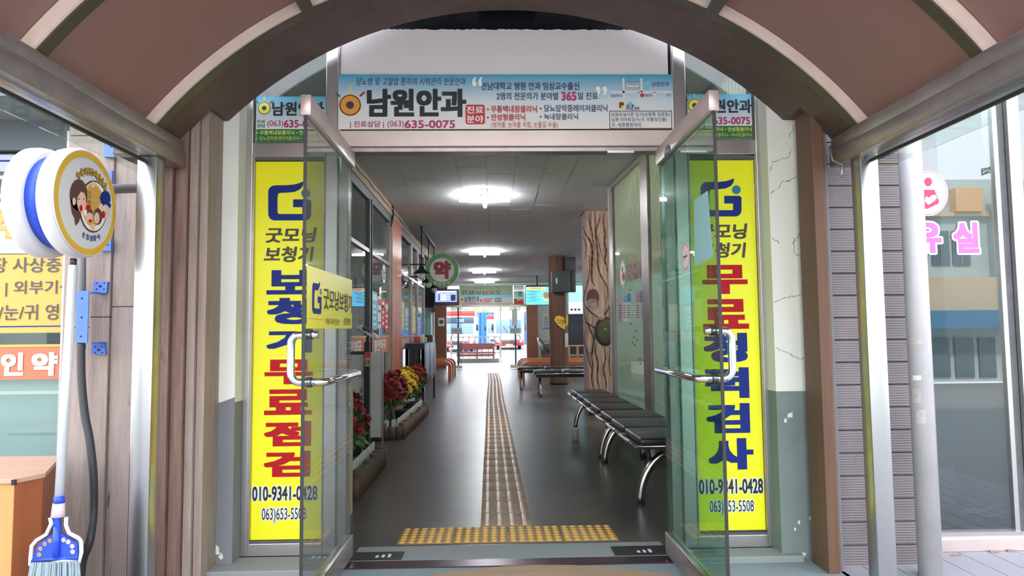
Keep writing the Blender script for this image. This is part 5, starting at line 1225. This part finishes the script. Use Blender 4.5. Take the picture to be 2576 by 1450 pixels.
# log edging
def logs(path, label, hs, seed):
    r = random.Random(seed); t = thing('log_edging', (path[0][0], path[0][1], 0), label, 'edging', 'brown log edging round the flower beds')
    for (p, q) in zip(path[:-1], path[1:]):
        p = Vector(p); q = Vector(q); n_ = max(1, round((q-p).length/.075))
        for i in range(n_):
            c = p+(q-p)*((i+.5)/n_); h = hs+r.uniform(-.025, .02)
            l = MB().tube([(c.x, c.y, 0), (c.x, c.y, h)], .034, 10).build('log', 'log', t)
    return t
logs([(-.955, 4.75), (-.965, 6.0), (-1.33, 6.0)][:2], 'brown log edging of the near flower bed behind the left door', .17, 1)
logs([(-1.30, 7.36), (-1.0, 7.46), (-.985, 8.3), (-.965, 9.85)], 'long brown log edging of the bed with yellow and red flowers', .16, 2)
def pickets(path, label, h, seed):
    t = thing('picket_edging', (path[0][0], path[0][1], 0), label, 'fence', 'white picket edging behind the logs')
    for (p, q) in zip(path[:-1], path[1:]):
        p = Vector(p); q = Vector(q); d = (q-p); n_ = max(1, round(d.length/.085)); d.normalize(); nn = Vector((-d.y, d.x))
        for i in range(n_):
            c = p+(q-p)*((i+.5)/n_)
            pts = [(-.028, 0), (.028, 0), (.028, h-.03)]+[(.028*cos(a1), h-.03+.028*sin(a1)) for a1 in (pi/4, pi/2, 3*pi/4)]+[(-.028, h-.03)]
            vs = [(c.x+d.x*u+nn.x*w_, c.y+d.y*u+nn.y*w_, z) for w_ in (-.006, .006) for u, z in pts]; m__ = len(pts)
            MB().add(vs, [tuple(range(m__))[::-1], tuple(range(m__, 2*m__))]+[(k, (k+1) % m__, m__+(k+1) % m__, m__+k) for k in range(m__)]).build('picket', 'picket', t)
    return t
pickets([(-1.02, 4.8), (-1.03, 5.95)], 'low white picket edging behind the near brown logs', .22, 1)
pickets([(-1.28, 7.46), (-1.06, 7.56), (-1.045, 8.3), (-1.03, 9.8)], 'low white picket edging behind the long row of logs', .21, 2)
# wooden box by the door
wb = thing('wooden_cabinet', (-.93, 4.4, 0), 'pale pine board cabinet edge with key standing inside the left door', 'cabinet')
MB().box(-1.32, -.925, 4.42, 4.44, .0, .80).build('front_board', 'wood_light', wb); MB().box(-.945, -.925, 4.20, 4.44, 0, .80).build('side_board', 'wood_light', wb)
MB().prism([(4.16, .0), (4.44, .0), (4.44, .80), (4.22, .80), (4.16, .76)], -.925, -.905, 'YZ').build('side_board', 'wood_light', wb)
MB().tube([(-.90, 4.30, .73), (-.895, 4.30, .64)], .006, 8).build('key', 'chrome', wb)
MB().box(-1.32, -.905, 4.2, 4.44, .80, .815).build('top', 'wood_light', wb)
# kiosk post
kk = thing('sensor_stand', (-1.14, 6.2, 0), 'slim black stand with tilted grey scanner head and small red tag', 'stand')
MB().box(-1.165, -1.115, 6.18, 6.23, 0.02, 1.06).build('post', 'black_metal', kk, bevel=.004); MB().box(-1.25, -1.03, 6.1, 6.32, 0, .02).build('base', 'black_metal', kk, bevel=.004)
MB().box(-1.15, -1.125, 6.19, 6.22, 1.05, 1.11).build('neck', 'black_metal', kk)
MB().prism([(-1.23, 1.20), (-1.20, 1.215), (-1.05, 1.12), (-1.04, 1.09), (-1.07, 1.085)], 6.12, 6.26, 'XZ').build('scanner_head', 'plastic_white', kk, bevel=.006)
MB().prism([(-1.17, 1.166), (-1.165, 1.205), (-1.10, 1.165), (-1.07, 1.13)], 6.115, 6.125, 'XZ').build('screen', 'dark_grey', kk)
KP = PY(6.17)
rect_px(KP, 917, 886, 933, 901, 'paper_red', kk, 'red_tag', .004); rect_px(KP, 918, 901, 932, 922, 'wood_light', kk, 'price_tag', .003)
for x in (920, 925, 929): rect_px(KP, x, 906, x+2, 918, 'brown_ink', kk, 'print_line', .005)
# opening hours board
ob_ = thing('opening_hours_board', (-1.27, 6.3, 0), 'white standing notice board with black lettering beside the black scanner stand', 'board')
OP = PY(6.35); p = OP.px(893, 893); q = OP.px(940, 1110)
MB().box(p[0]-.10, p[0]+.10, 6.35, 6.37, .25, p[1]).build('board', 'sign_white', ob_); MB().box(p[0]-.12, p[0]+.12, 6.36, 6.40, .22, p[1]+.03).build('frame', 'dark_grey', ob_)
text_px('약국', OP, 896, 934, 907, 952, 'dark_grey', ob_, bold=.0); text_px('운영', OP, 910, 932, 918, 952, 'dark_grey', ob_, bold=.0)
for k in range(4): text_px(('월', '화', '토', '일')[k], OP, 905, 975+22*k, 913, 988+22*k, 'dark_grey', ob_, bold=.0)
MB().box(-1.32, -1.22, 6.36, 6.42, 0, .25).build('foot', 'dark_grey', ob_)
pc = thing('easel_panel', (-1.21, 6.9, 0), 'pale upright folded panel between the scanner stand and the pharmacy glass', 'board')
MB().box(-1.27, -1.13, 6.95, 6.98, .1, .95).build('panel', 'sign_white', pc); MB().box(-1.13, -1.12, 6.93, 6.99, .0, .96).build('frame', 'steel', pc)
# display table with hanging cloth
tb = thing('display_table', (-1.2, 11.4, 0), 'black framed table draped with patterned blue and white cloth by the orange pillar', 'table')
MB().box(-1.34, -1.06, 10.5, 12.3, .965, .985).build('table_top', 'black_metal', tb)
for x, y in ((-1.33, 10.52), (-1.09, 10.52), (-1.33, 12.27), (-1.07, 12.27)): MB().box(x-.02, x+.02, y-.02, y+.02, 0, .97).build('leg', 'black_metal', tb)
for x in (-1.33, -1.25, -1.17, -1.09): MB().box(x-.022, x+.022, 10.50, 10.53, .2, .96).build('panel_bar', 'black_metal', tb)
MB().box(-1.35, -1.07, 10.495, 10.53, .90, .97).build('panel_bar', 'black_metal', tb); MB().box(-1.35, -1.07, 10.495, 10.53, .18, .24).build('panel_bar', 'black_metal', tb)
vs = []; fs = []; nn = 60
for i in range(nn+1):
    y = 10.48+1.84*i/nn; 
    for z in (.99, .8, .42+.04*sin(i*.5)): vs.append((-1.055+.02*sin(i*1.1)*(1 if z < .95 else .3), y, z))
for i in range(nn):
    for j in range(2): a1 = i*3+j; fs.append((a1, a1+3, a1+4, a1+1))
cl = MB().add(vs, fs, True).build('draped_cloth', 'cloth', None, 'patterned white and blue cloth hanging over the side of the display table', 'tablecloth'); so_ = cl.modifiers.new('s', 'SOLIDIFY'); so_.thickness = .004
mb = MB().box(-1.34, -1.05, 10.5, 12.3, .986, .99).build('cloth_top', 'cloth_blue', cl)
for k, (y, m, h) in enumerate(((10.9, 'paper_red', .10), (11.4, 'sign_white', .14), (11.9, 'paper_yellow', .09))):
    MB().bevbox(-1.27, -1.17, y, y+.12, .9905, .9905+h, .006).build('goods_box', m, None, ['small red goods box at the near end of the display table', 'white goods box in the middle of the display table', 'small yellow goods box at the far end of the display table'][k], 'box', 'boxes on the display table')

# ---------------------------------------------------------------- far end of the hall
YE = 23.0
def px_th(Y): return PY(Y)
FE = PY(YE)
# pilasters
for i, (x0, x1, lb) in enumerate(((1093, 1121, 'reddish wood-grain pilaster under the departures monitor'), (1325, 1353, 'reddish wood-grain pilaster under the bright blue screen'))):
    p = FE.px(x0, 800); q = FE.px(x1, 800)
    t = thing('wood_pilaster', ((p[0]+q[0])/2, YE, 0), lb, 'pillar', 'wood-grain pilasters beside the yard doorway')
    MB().box(p[0], q[0], YE, YE+.3, 0, ZT).build('shaft', 'wood_pilaster', t)
    ell_px(FE, (x0+x1)/2+(3 if i else -2), 782 if i else 880, 5, 9, 'knot_dark', t, 'knot', .003); ell_px(FE, (x0+x1)/2+(3 if i else -2), 782 if i else 880, 3, 6, 'wood_pilaster', t, 'knot', .005)
nb = FE.px(1102, 800), FE.px(1118, 821)
t = thing('notice_card', (nb[0][0], YE, nb[1][1]), 'small pale notice card on the wood-grain pilaster by the yard doorway', 'notice'); MB().box(nb[0][0], nb[1][0], YE-.02, YE-.005, nb[1][1], nb[0][1]).build('card', 'paper', t); rect_px(PY(YE-.02), 1105, 806, 1115, 815, 'dark_grey', t, 'print_block', .004)
# frame with transoms
ff = bpy.data.objects.new('trim_yard_doorway', None); C.objects.link(ff); ff['kind'] = 'structure'; ORG[ff.name] = Vector((0, 0, 0))
def fb(x0, y0, x1, y1, m='steel_dull', Y=YE, dy=.12, nm='frame_bar'):
    p = on(x0, y0, 1, Y); q = on(x1, y1, 1, Y); return MB().box(p.x, q.x, Y, Y+dy, max(q.z, 0), p.z).build(nm, m, ff)
fb(1121, 700, 1124, 925); fb(1322, 700, 1325, 925); fb(1121, 766, 1325, 771); fb(1155, 716, 1157, 766); fb(1288, 716, 1291, 766)
e_ = on(1200, 719, 1, YE).z
MB().box(-4.5, 5.5, YE-.02, YE+.15, e_, ZT+.05).build('head_wall', 'wall_paint', ff)
sg = thing('yard_banner_green', (-.25, YE, 2.4), 'faded green banner seen from behind in the transom over the yard doorway', 'banner')
mat('green_faded', (.22, .30, .17), .6); mat('cream_faded', (.50, .50, .45), .6)
rect_px(FE, 1157, 719, 1288, 744, 'green_faded', sg, 'sheet', .0)
def mirror_text(s, pl, x0, y0, x1, y1, m, par, bold=.02, d=.006): return text_px(s, pl, x1, y0, x0, y1, m, par, bold=bold, d=d)
mirror_text('보청기수리 및 부품판매소', FE, 1187, 722, 1258, 728, 'brown_ink', sg, .0); mirror_text('굿모닝보청기', FE, 1164, 731, 1262, 742, 'brown_ink', sg, .02)
sg = thing('yard_banner_clinic', (-.25, YE, 2.15), 'small eye clinic banner in the transom below the faded green one', 'banner')
rect_px(FE, 1157, 744, 1288, 766, 'cream_faded', sg, 'sheet', .0); rect_px(FE, 1157, 743, 1288, 749, 'paper_cyan', sg, 'blue_strip', .002)
text_px('남원안과', FE, 1168, 746, 1206, 760, 'black_ink', sg, bold=.03, d=.006); text_px('진료상담 (063)635-0075', FE, 1163, 761, 1204, 765, 'magenta_ink', sg, bold=.02, d=.006)
ell_px(FE, 1162, 754, 5, 5, 'orange_ink', sg, 'eye_logo', .004); ell_px(FE, 1162, 754, 2, 2, 'black_ink', sg, 'eye_logo', .006)
rect_px(FE, 1208, 753, 1213, 760, 'text_red', sg, 'badge', .004)
for k in range(3): rect_px(FE, 1216, 751+4*k, 1240-3*k, 753+4*k, 'text_red', sg, 'print_line', .004); rect_px(FE, 1244, 750+4*k, 1262, 752+4*k, 'dark_grey', sg, 'print_line', .004)
sg = thing('transom_signs', (.8, YE, 2.1), 'narrow stacked transom signs with single dark syllables beside the blue screen', 'sign')
rect_px(FE, 1292, 719, 1318, 731, 'banner_small', sg, 'upper_sign', .0); rect_px(FE, 1293, 732, 1318, 750, 'paper_teal', sg, 'pale_sign', .001); rect_px(FE, 1293, 751, 1318, 767, 'text_red', sg, 'clinic_sign', .001); rect_px(FE, 1293, 751, 1318, 758, 'dark_grey', sg, 'clinic_sign', .002)
text_px('전', FE, 1301, 720, 1311, 730, 'lime_text', sg, bold=.04, d=.005); text_px('방', FE, 1304, 734, 1313, 746, 'brown_ink', sg, bold=.02, d=.005); text_px('남원안과', FE, 1299, 752, 1317, 757, 'sign_white', sg, bold=.02, d=.006)
# glass doors in the yard doorway
for i, (x0, x1) in enumerate(((1134, 1163), (1282, 1311))):
    Y = 22.2
    r = bpy.data.objects.new('door_%d' % (3+i), None); C.objects.link(r); r['kind'] = 'structure'; ORG[r.name] = Vector((0, 0, 0))
    p = on(x0, 780, 1, Y); q = on(x1, 925, 1, Y); zt = on(x0, 774, 1, Y).z
    MB().box(p.x, q.x, Y, Y+.012, .12, zt).build('glass', 'glass_shop', r); MB().box(p.x, q.x, Y-.02, Y+.03, .02, .12).build('bottom_rail', 'steel', r); MB().box(p.x, q.x, Y-.02, Y+.03, zt, zt+.09).build('top_rail', 'steel', r)
    MB().box((p.x+q.x)/2+.0, (p.x+q.x)/2+.05, Y+.6, Y+.64, 0, 2.05).build('stile', 'dark_edge', r)
    D = PY(Y)
    c_ = (x0+x1)/2+(-10 if i == 0 else 8)
    rect_px(D, x0+1, 826, x1-1, 840, 'cream_faded', r, 'sticker', .004)
    text_px('남원안과', D, x0+3, 829, x1-5, 836, 'brown_ink', r, bold=.0, d=.006)
    cu2, cv2 = D.px(c_, 851); MB().tube([D.p(cu2+.03*(1 if i == 0 else -1), cv2+.09, .03)]+[D.p(cu2+.05*cos(a1)*(1 if i else -1)-.0, cv2+.09*sin(a1), .05) for a1 in [pi/2-pi*k/8 for k in range(9)]], .01, 8).build('pull_handle', 'black_metal', r)
    if i: rect_px(D, 1288, 778, 1301, 820, 'cream_faded', r, 'paper_notice', .004)
# monitors
def screen(x0, y0, x1, y1, Y, label, kind):
    pl = PY(Y); p = pl.px(x0, y0); q = pl.px(x1, y1)
    t = thing('hanging_monitor', ((p[0]+q[0])/2, Y, q[1]), label, 'monitor')
    MB().bevbox(p[0], q[0], Y, Y+.09, q[1], p[1], .012).build('case', 'dark_grey' if kind == 0 else 'black_metal', t)
    MB().tube([((p[0]+q[0])/2, Y+.05, p[1]), ((p[0]+q[0])/2, Y+.05, ZT)], .02, 8).build('ceiling_pole', 'black_metal', t)
    return t, pl
t, pl = screen(1092, 728, 1155, 768, 20.0, 'black hanging monitor with a violet blue timetable screen over the doorway side', 0)
rect_px(pl, 1095, 732, 1149, 760, 'screen_blue', t, 'screen', .004); rect_px(pl, 1099, 733, 1146, 736, 'screen_pale', t, 'screen_row', .006); rect_px(pl, 1134, 742, 1146, 757, 'screen_dark', t, 'screen_box', .006)
for k in range(4): rect_px(pl, 1108, 741+4*k, 1131, 743.5+4*k, 'screen_pale', t, 'screen_row', .006); rect_px(pl, 1103, 741+4.2*k, 1107, 744+4.2*k, 'screen_dark', t, 'screen_icon', .006); rect_px(pl, 1122, 743+4*k, 1131, 744+4*k, 'rose_red' if k % 2 else 'dot_blue', t, 'screen_line', .007)
t, pl = screen(1320, 720, 1384, 768, 20.0, 'bright blue hanging screen with orange title bar beside the trunk pillar', 1)
rect_px(pl, 1322, 722, 1382, 767, 'screen_cyan', t, 'screen', .004); rect_px(pl, 1323, 723, 1373, 729, 'screen_orange', t, 'title_bar', .006)
text_px('이용안내', pl, 1335, 724, 1360, 728, 'screen_dark', t, bold=.02, d=.008)
for k in range(7): rect_px(pl, 1326+(k % 2)*8, 733+4*k, 1356-(k*5) % 12, 734.2+4*k, 'screen_dark', t, 'text_row', .006)
ell_px(pl, 1374, 745, 9, 12, 'screen_orange', t, 'picture', .006); ell_px(pl, 1374, 743, 8, 9, 'sign_white', t, 'picture', .007)
p = on(1430, 719, 1, 22); q = on(1456, 760, 1, 22)
t = thing('light_panel', (p.x, 22, 0), 'bright teal lit panel glimpsed between the two tree pillars', 'screen'); MB().box(p.x, q.x+.6, 22, 22.05, q.z, p.z).build('panel', 'screen_teal', t); MB().box(q.x+.5, q.x+.56, 22.05, 22.1, 0, p.z).build('leg', 'dark_grey', t)
MB().box(p.x, q.x+.6, 22, 22.05, on(1430, 790, 1, 22).z, q.z).build('window_strip', 'screen_pale', t)
for k in range(3): MB().box(p.x+.05+.12*k, p.x+.13+.12*k, 21.98, 22.0, on(1430, 782, 1, 22).z, on(1430, 777, 1, 22).z).build('window_strip_bar', 'dark_grey', t)
# back of the hall furniture
p = on(1080, 786, 1, 21.5); q = on(1093, 905, 1, 21.5)
MB().box(p.x, q.x, 21.5, 21.6, 0, p.z).build('white_partition', 'sign_white', None, 'narrow white partition left of the wood-grain pilaster', 'partition')
p = on(1074, 722, 1, 21.0); MB().box(p.x-.9, p.x+.22, 21.0, 21.08, 1.95, ZT).build('advertising_board', 'black_metal', None, 'black advertising board high behind the round pharmacy sign', 'board')
t = thing('water_dispenser', (-2.05, 20.9, 0), 'black vending unit with teal front beyond the display table', 'machine'); MB().bevbox(-2.4, -1.85, 20.8, 21.3, 0, 1.1, .02).build('body', 'black_metal', t); MB().bevbox(-2.35, -1.9, 20.8, 21.2, 1.1, 1.75, .02).build('upper_front', 'paper_teal', t)
nf = PY(23.28); p = nf.px(1365, 790); q = nf.px(1383, 828)
t = thing('wall_notice', (p[0], 23.28, q[1]), 'white notice with yellow heading and blue foot on the back wall', 'notice'); rect_px(nf, 1365, 790, 1383, 828, 'sign_white', t, 'sheet', .0); rect_px(nf, 1366, 791, 1382, 794, 'paper_yellow', t, 'heading', .003); rect_px(nf, 1366, 824, 1382, 828, 'paper_blue', t, 'foot', .003)
for k in range(7): rect_px(nf, 1368, 797+3.6*k, 1380, 798.4+3.6*k, 'dark_grey', t, 'print_line', .003)
t = thing('ramp_cart', (2.0, 21.5, 0), 'dark cart with sloping grey rail and red seat beyond the pilaster', 'cart')
P1 = on(1354, 850, 1, 21.5); P2 = on(1364, 893, 1, 21.5); MB().tube([P1, P2], .04, 8).build('rail', 'steel', t); P3 = on(1382, 886, 1, 21.5); MB().tube([on(1358, 853, 1, 21.5), P3], .03, 8).build('brace', 'dark_edge', t)
p = on(1365, 867, 1, 21.6); q = on(1392, 897, 1, 21.6); MB().bevbox(p.x, q.x, 21.6, 22.1, 0.0, p.z, .02).build('body', 'dark_grey', t); MB().bevbox(p.x, q.x, 21.55, 22.1, .33, .47, .02).build('seat', 'maroon', t)
MB().tube([(p.x, 21.6, p.z), (p.x, 21.6, p.z+.09), (p.x+.2, 21.6, p.z+.09), (p.x+.2, 21.6, p.z)], .015, 6).build('red_handle', 'paper_red', t)
t = thing('wooden_rack', (2.2, 18.6, 0), 'small open yellow wooden rack seen between the two tree pillars', 'rack')
p = on(1431, 872, 1, 18.6); q = on(1456, 898, 1, 18.6)
for z in (.25, .5, p.z): MB().box(p.x, q.x+.3, 18.6, 18.9, z, z+.03).build('shelf', 'wood_light', t)
for x in (p.x, q.x-.03): 
    for y in (18.6, 18.87): MB().box(x, x+.03, y, y+.03, 0, p.z).build('leg', 'wood_light', t)
t = thing('dark_lockers', (3.0, 22.6, 0), 'black stacked lockers against the back wall behind the trunk pillar', 'locker')
p = on(1430, 791, 1, 22.6)
MB().box(p.x-.1, 3.2, 22.6, 23.1, 0, p.z).build('body', 'dark_grey', t)
for k in range(4): 
    for j in range(2): MB().box(p.x+.45*j, p.x+.42+.45*j, 22.58, 22.6, .05+.43*k, .44+.43*k).build('door', 'black_metal', t)

# ================================================================== floor: tactile tiles
TX, TY = -.532, 3.749
# near row
dome_me = None; bar_me = None
t0 = thing('warning_tile', (TX+.15, TY+.15, 0), 'x', 'tactile tile', 'yellow domed tactile tiles across the entrance', local=True)
MB().bevbox(-.1485, .1485, -.149, .149, .0, .004, .0015, 1).build('tile_body', 'dome_base', t0)
first = None
for i in range(6):
    for j in range(6):
        x, y = -.122+.0488*i, -.122+.0488*j
        if first is None:
            o = MB().lathe([(.0172, .004), (.0165, .007), (.012, .0085), (.003, .009)], (0, 0, 0), 14).build('dome', 'dome', t0); o.location = (x, y, 0); first = o
        else: o = first.copy(); C.objects.link(o); o.location = (x, y, 0)
import itertools
poslab = ['leftmost of the four yellow domed tactile tiles in the entrance row', 'yellow domed tactile tile joined to the left half of the walking strip', 'yellow domed tactile tile joined to the right half of the walking strip', 'rightmost of the four yellow domed tactile tiles in the entrance row']
t0.rotation_euler = (0, 0, 0); ang = -.006
for k in range(4):
    o = t0 if k == 0 else copy_tree(t0); o.location = (TX+.15+.3*k, TY+.15, .0002); o['label'] = poslab[k]
t0.location = (TX+.15, TY+.15, .0002)
# walking strip
g0 = thing('guiding_tile', (0, 0, 0), 'beige tactile tile with four raised bars in the walking strip down the hall', 'tactile tile', 'ribbed tactile tiles of the walking strip', local=True)
MB().bevbox(-.1485, .1485, -.149, .149, 0, .004, .0015, 1).build('tile_body', 'tile_base', g0)
first = None
for i in range(4):
    x = -.111+.074*i
    if first is None:
        o = MB().bevbox(-.0135, .0135, -.138, .138, .003, .009, .004, 2).build('bar', 'tile_bar', g0); o.location = (x, 0, 0); first = o
    else: o = first.copy(); C.objects.link(o); o.location = (x, 0, 0)
n_t = 52; y = TY+.3+.15
def sx(yy):
    t = yy-4
    return .066 + (-.004*min(t, 4)) - (.012*max(0, min(t-4, 4))) + (.0*t) - .0*(t > 8)
# centre line measured along the strip
meas = [(1327, 1209, 1338), (1262, 1213, 1323), (1194, 1217, 1307), (1130, 1221, 1293), (1100, 1220.5, 1289), (1050, 1222.5, 1278), (1010, 1224, 1268.5), (980, 1226, 1264), (960, 1228, 1261), (942, 1227, 1254)]
cl_ = []
for yy, xa, xb in meas: p = on((xa+xb)/2, yy, 2, 0); cl_.append((p.y, p.x))
def cx_(Y):
    if Y <= cl_[0][0]: return cl_[0][1]
    for (a1, b1), (a2, b2) in zip(cl_[:-1], cl_[1:]):
        if a1 <= Y <= a2: return b1+(b2-b1)*(Y-a1)/(a2-a1)
    return cl_[-1][1]
ordw = 'first second third fourth fifth sixth seventh eighth ninth tenth eleventh twelfth'.split()
for k in range(n_t):
    o = g0 if k == 0 else copy_tree(g0); o.location = (cx_(y), y, .0002); y += .3
    if k < len(ordw): o['label'] = 'beige ribbed guiding tile, %s of the walking strip counted from the yellow domed row' % ordw[k]
    else: o['label'] = 'narrow looking beige ribbed guiding tile far down the walking strip past the flower beds'
box('floor_joint', 'hole', -4, 4, 19.75, 19.765, 0, .001, **ST)

# ================================================================== bus yard
box('ground_yard', 'yard', -30, 30, 24, 140, -.15, 0.0, **ST)
kb = box('kerb', 'kerb', on(1150, 905, 1, 26.9).x, on(1256, 905, 1, 26.9).x, 26.9, 28.6, 0, .16, **ST)
rl = thing('yard_railing', (-.5, 27.6, .16), 'pale metal railing standing on the concrete kerb in front of the buses', 'railing')
Yr = 27.6
for x in (1135, 1152, 1165, 1180, 1196, 1212, 1228, 1244, 1257): 
    p = on(x, 848, 1, Yr); MB().box(p.x-.02, p.x+.02, Yr, Yr+.04, .16, p.z).build('post', 'steel', rl)
a_ = on(1120, 848, 1, Yr); b_ = on(1257, 848, 1, Yr)
for yy in (848, 868, 888): z = on(1200, yy, 1, Yr).z; MB().box(a_.x, b_.x, Yr, Yr+.04, z-.03, z+.01).build('rail', 'steel', rl)
p = on(1259, 770, 1, 27); MB().box(p.x-.02, p.x+.02, 27, 27.04, 0, 2.6).build('sign_pole', 'steel', None, 'slim metal pole rising beside the yard railing', 'pole')
yb = thing('yard_bench', (-.5, 27.0, 0), 'maroon slatted bench with backrest on the kerb before the buses', 'bench')
Yb = 27.1
for y0, y1, dy, dp in ((865, 879, .0, .04), (886, 889, -.35, .35), (891, 896, -.35, .04)):
    p = on(1150, y0, 1, Yb); q = on(1242, y1, 1, Yb); MB().box(p.x, q.x, Yb+dy, Yb+dy+dp, q.z, p.z).build('slat', 'maroon', yb)
for x in (1155, 1200, 1241): p = on(x, 865, 1, Yb); MB().box(p.x-.025, p.x+.025, Yb+.04, Yb+.09, 0.0, p.z).build('leg', 'black_metal', yb)
def bus(x0, x1, yt, yb_, Y, label, top, low, corner, num, glassband, plate):
    """front view bus; x0,x1,yt,yb_ in pixels at depth Y"""
    pl = PY(Y); p = pl.px(x0, yt); q = pl.px(x1, yb_); z0 = q[1]; xa, xb = p[0], q[0]; H = p[1]-z0; W_ = xb-xa
    z0 = max(z0, 0.0)+.0
    t = thing('bus', ((xa+xb)/2, Y, 0), label, 'bus', 'buses parked in the yard')
    MB().bevbox(xa, xb, Y, Y+9, .30, z0+H, .16, 3).build('body', low, t)
    MB().bevbox(xa-.005, xb+.005, Y-.01, Y+8.5, z0+H*.84, z0+H+.02, .12, 3).build('roof_band', top, t)
    MB().bevbox(xa+W_*.06, xb-W_*.06, Y-.02, Y+.1, z0+H*.42, z0+H*.78, .05, 2).build('windscreen', 'bus_glass', t)
    if glassband: MB().bevbox(xa+W_*.04, xb-W_*.04, Y-.025, Y+.1, z0+H*.68, z0+H*.84, .03, 2).build('number_band', 'bus_dark', t)
    MB().bevbox(xa+.02, xb-.02, Y-.03, Y+.2, .28, z0+H*.26, .06, 2).build('bumper', corner, t)
    MB().bevbox(xa+W_*.25, xb-W_*.25, Y-.05, Y+.1, z0+H*.16, z0+H*.24, .03, 2).build('grille', 'bus_dark', t)
    MB().box(xa+W_*.38, xb-W_*.38, Y-.06, Y-.03, z0+H*.09, z0+H*.15).build('number_plate', plate, t)
    for s_ in (0, 1):
        xx = xa+W_*.12 if s_ == 0 else xb-W_*.12; MB().ball((xx, Y-.02, z0+H*.24), .13, .05, .16).build('headlamp', 'bus_lamp', t)
        xm = xa-.12 if s_ == 0 else xb+.12; MB().bevbox(xm-.07, xm+.07, Y-.15, Y-.05, z0+H*.50, z0+H*.66, .03).build('mirror', 'black_metal', t)
        xw = xa+W_*.14 if s_ == 0 else xb-W_*.14; MB().lathe([(.40, -.12), (.42, 0), (.40, .12)], (xw, Y+1.2, .42), 18, 'X').build('wheel', 'wheel', t)
    for k in range(2): MB().tube([(xa+W_*(.45+.2*k), Y-.04, z0+H*.43), (xa+W_*(.3+.2*k), Y-.04, z0+H*.6)], .015, 5).build('wiper', 'black_metal', t)
    text_uv(num, PY(Y-.03), xa+W_*.48, z0+H*.72, xa+W_*.68, z0+H*.80, 'white_ink', t, bold=.04, d=.004)
    return t
bus(1108, 1196, 783, 884, 43.5, 'parked bus with red roof band and number 1000, on the maroon bench side', 'bus_red', 'bus_white', 'bus_red', '1000', True, 'sign_white')
bus(1243, 1319, 785, 882, 48.4, 'white and red parked bus farther back beside the slim pole', 'bus_white', 'bus_white', 'bus_red', '50', False, 'plate_yellow')
b3 = bus(1224, 1262, 794, 874, 60, 'third bus half hidden behind the white and red one', 'bus_red', 'bus_white', 'bus_teal', '1', False, 'sign_white')
fe = thing('blue_site_fence', (0, 72, 0), 'bright blue corrugated site fence behind the parked buses', 'fence')
zf = on(1200, 787, 1, 72).z
for k in range(40): MB().prism([(-14+k*.7, 72), (-13.85+k*.7, 71.93), (-13.5+k*.7, 71.93), (-13.35+k*.7, 72), (-13.3+k*.7, 72.05), (-14+k*.7, 72.05)], 0, zf).build('panel', 'fence_blue', fe)
hd = random.Random(11); vs = []; fs = []; nx, nz = 60, 10
for j in range(nz+1):
    for i in range(nx+1):
        x = -16+32*i/nx; z = (zf+2.4)*j/nz+hd.uniform(-.2, .2)*(j > 0); vs.append((x, 74+.55*j+hd.uniform(-.4, .4), z*(1 if j < nz else 1+.05*hd.random())))
for j in range(nz):
    for i in range(nx): a1 = j*(nx+1)+i; fs.append((a1, a1+1, a1+nx+2, a1+nx+1))
MB().add(vs, fs).build('hedge', 'hedge', None, 'rough green and straw coloured shrubs growing above the blue fence', 'hedge', kind='stuff')
box('bank_earth', 'earth', -12, -.5, 81, 85, 0, on(1160, 768, 1, 81).z, label='reddish earth bank rising behind the shrubs over the first bus', cat='bank')
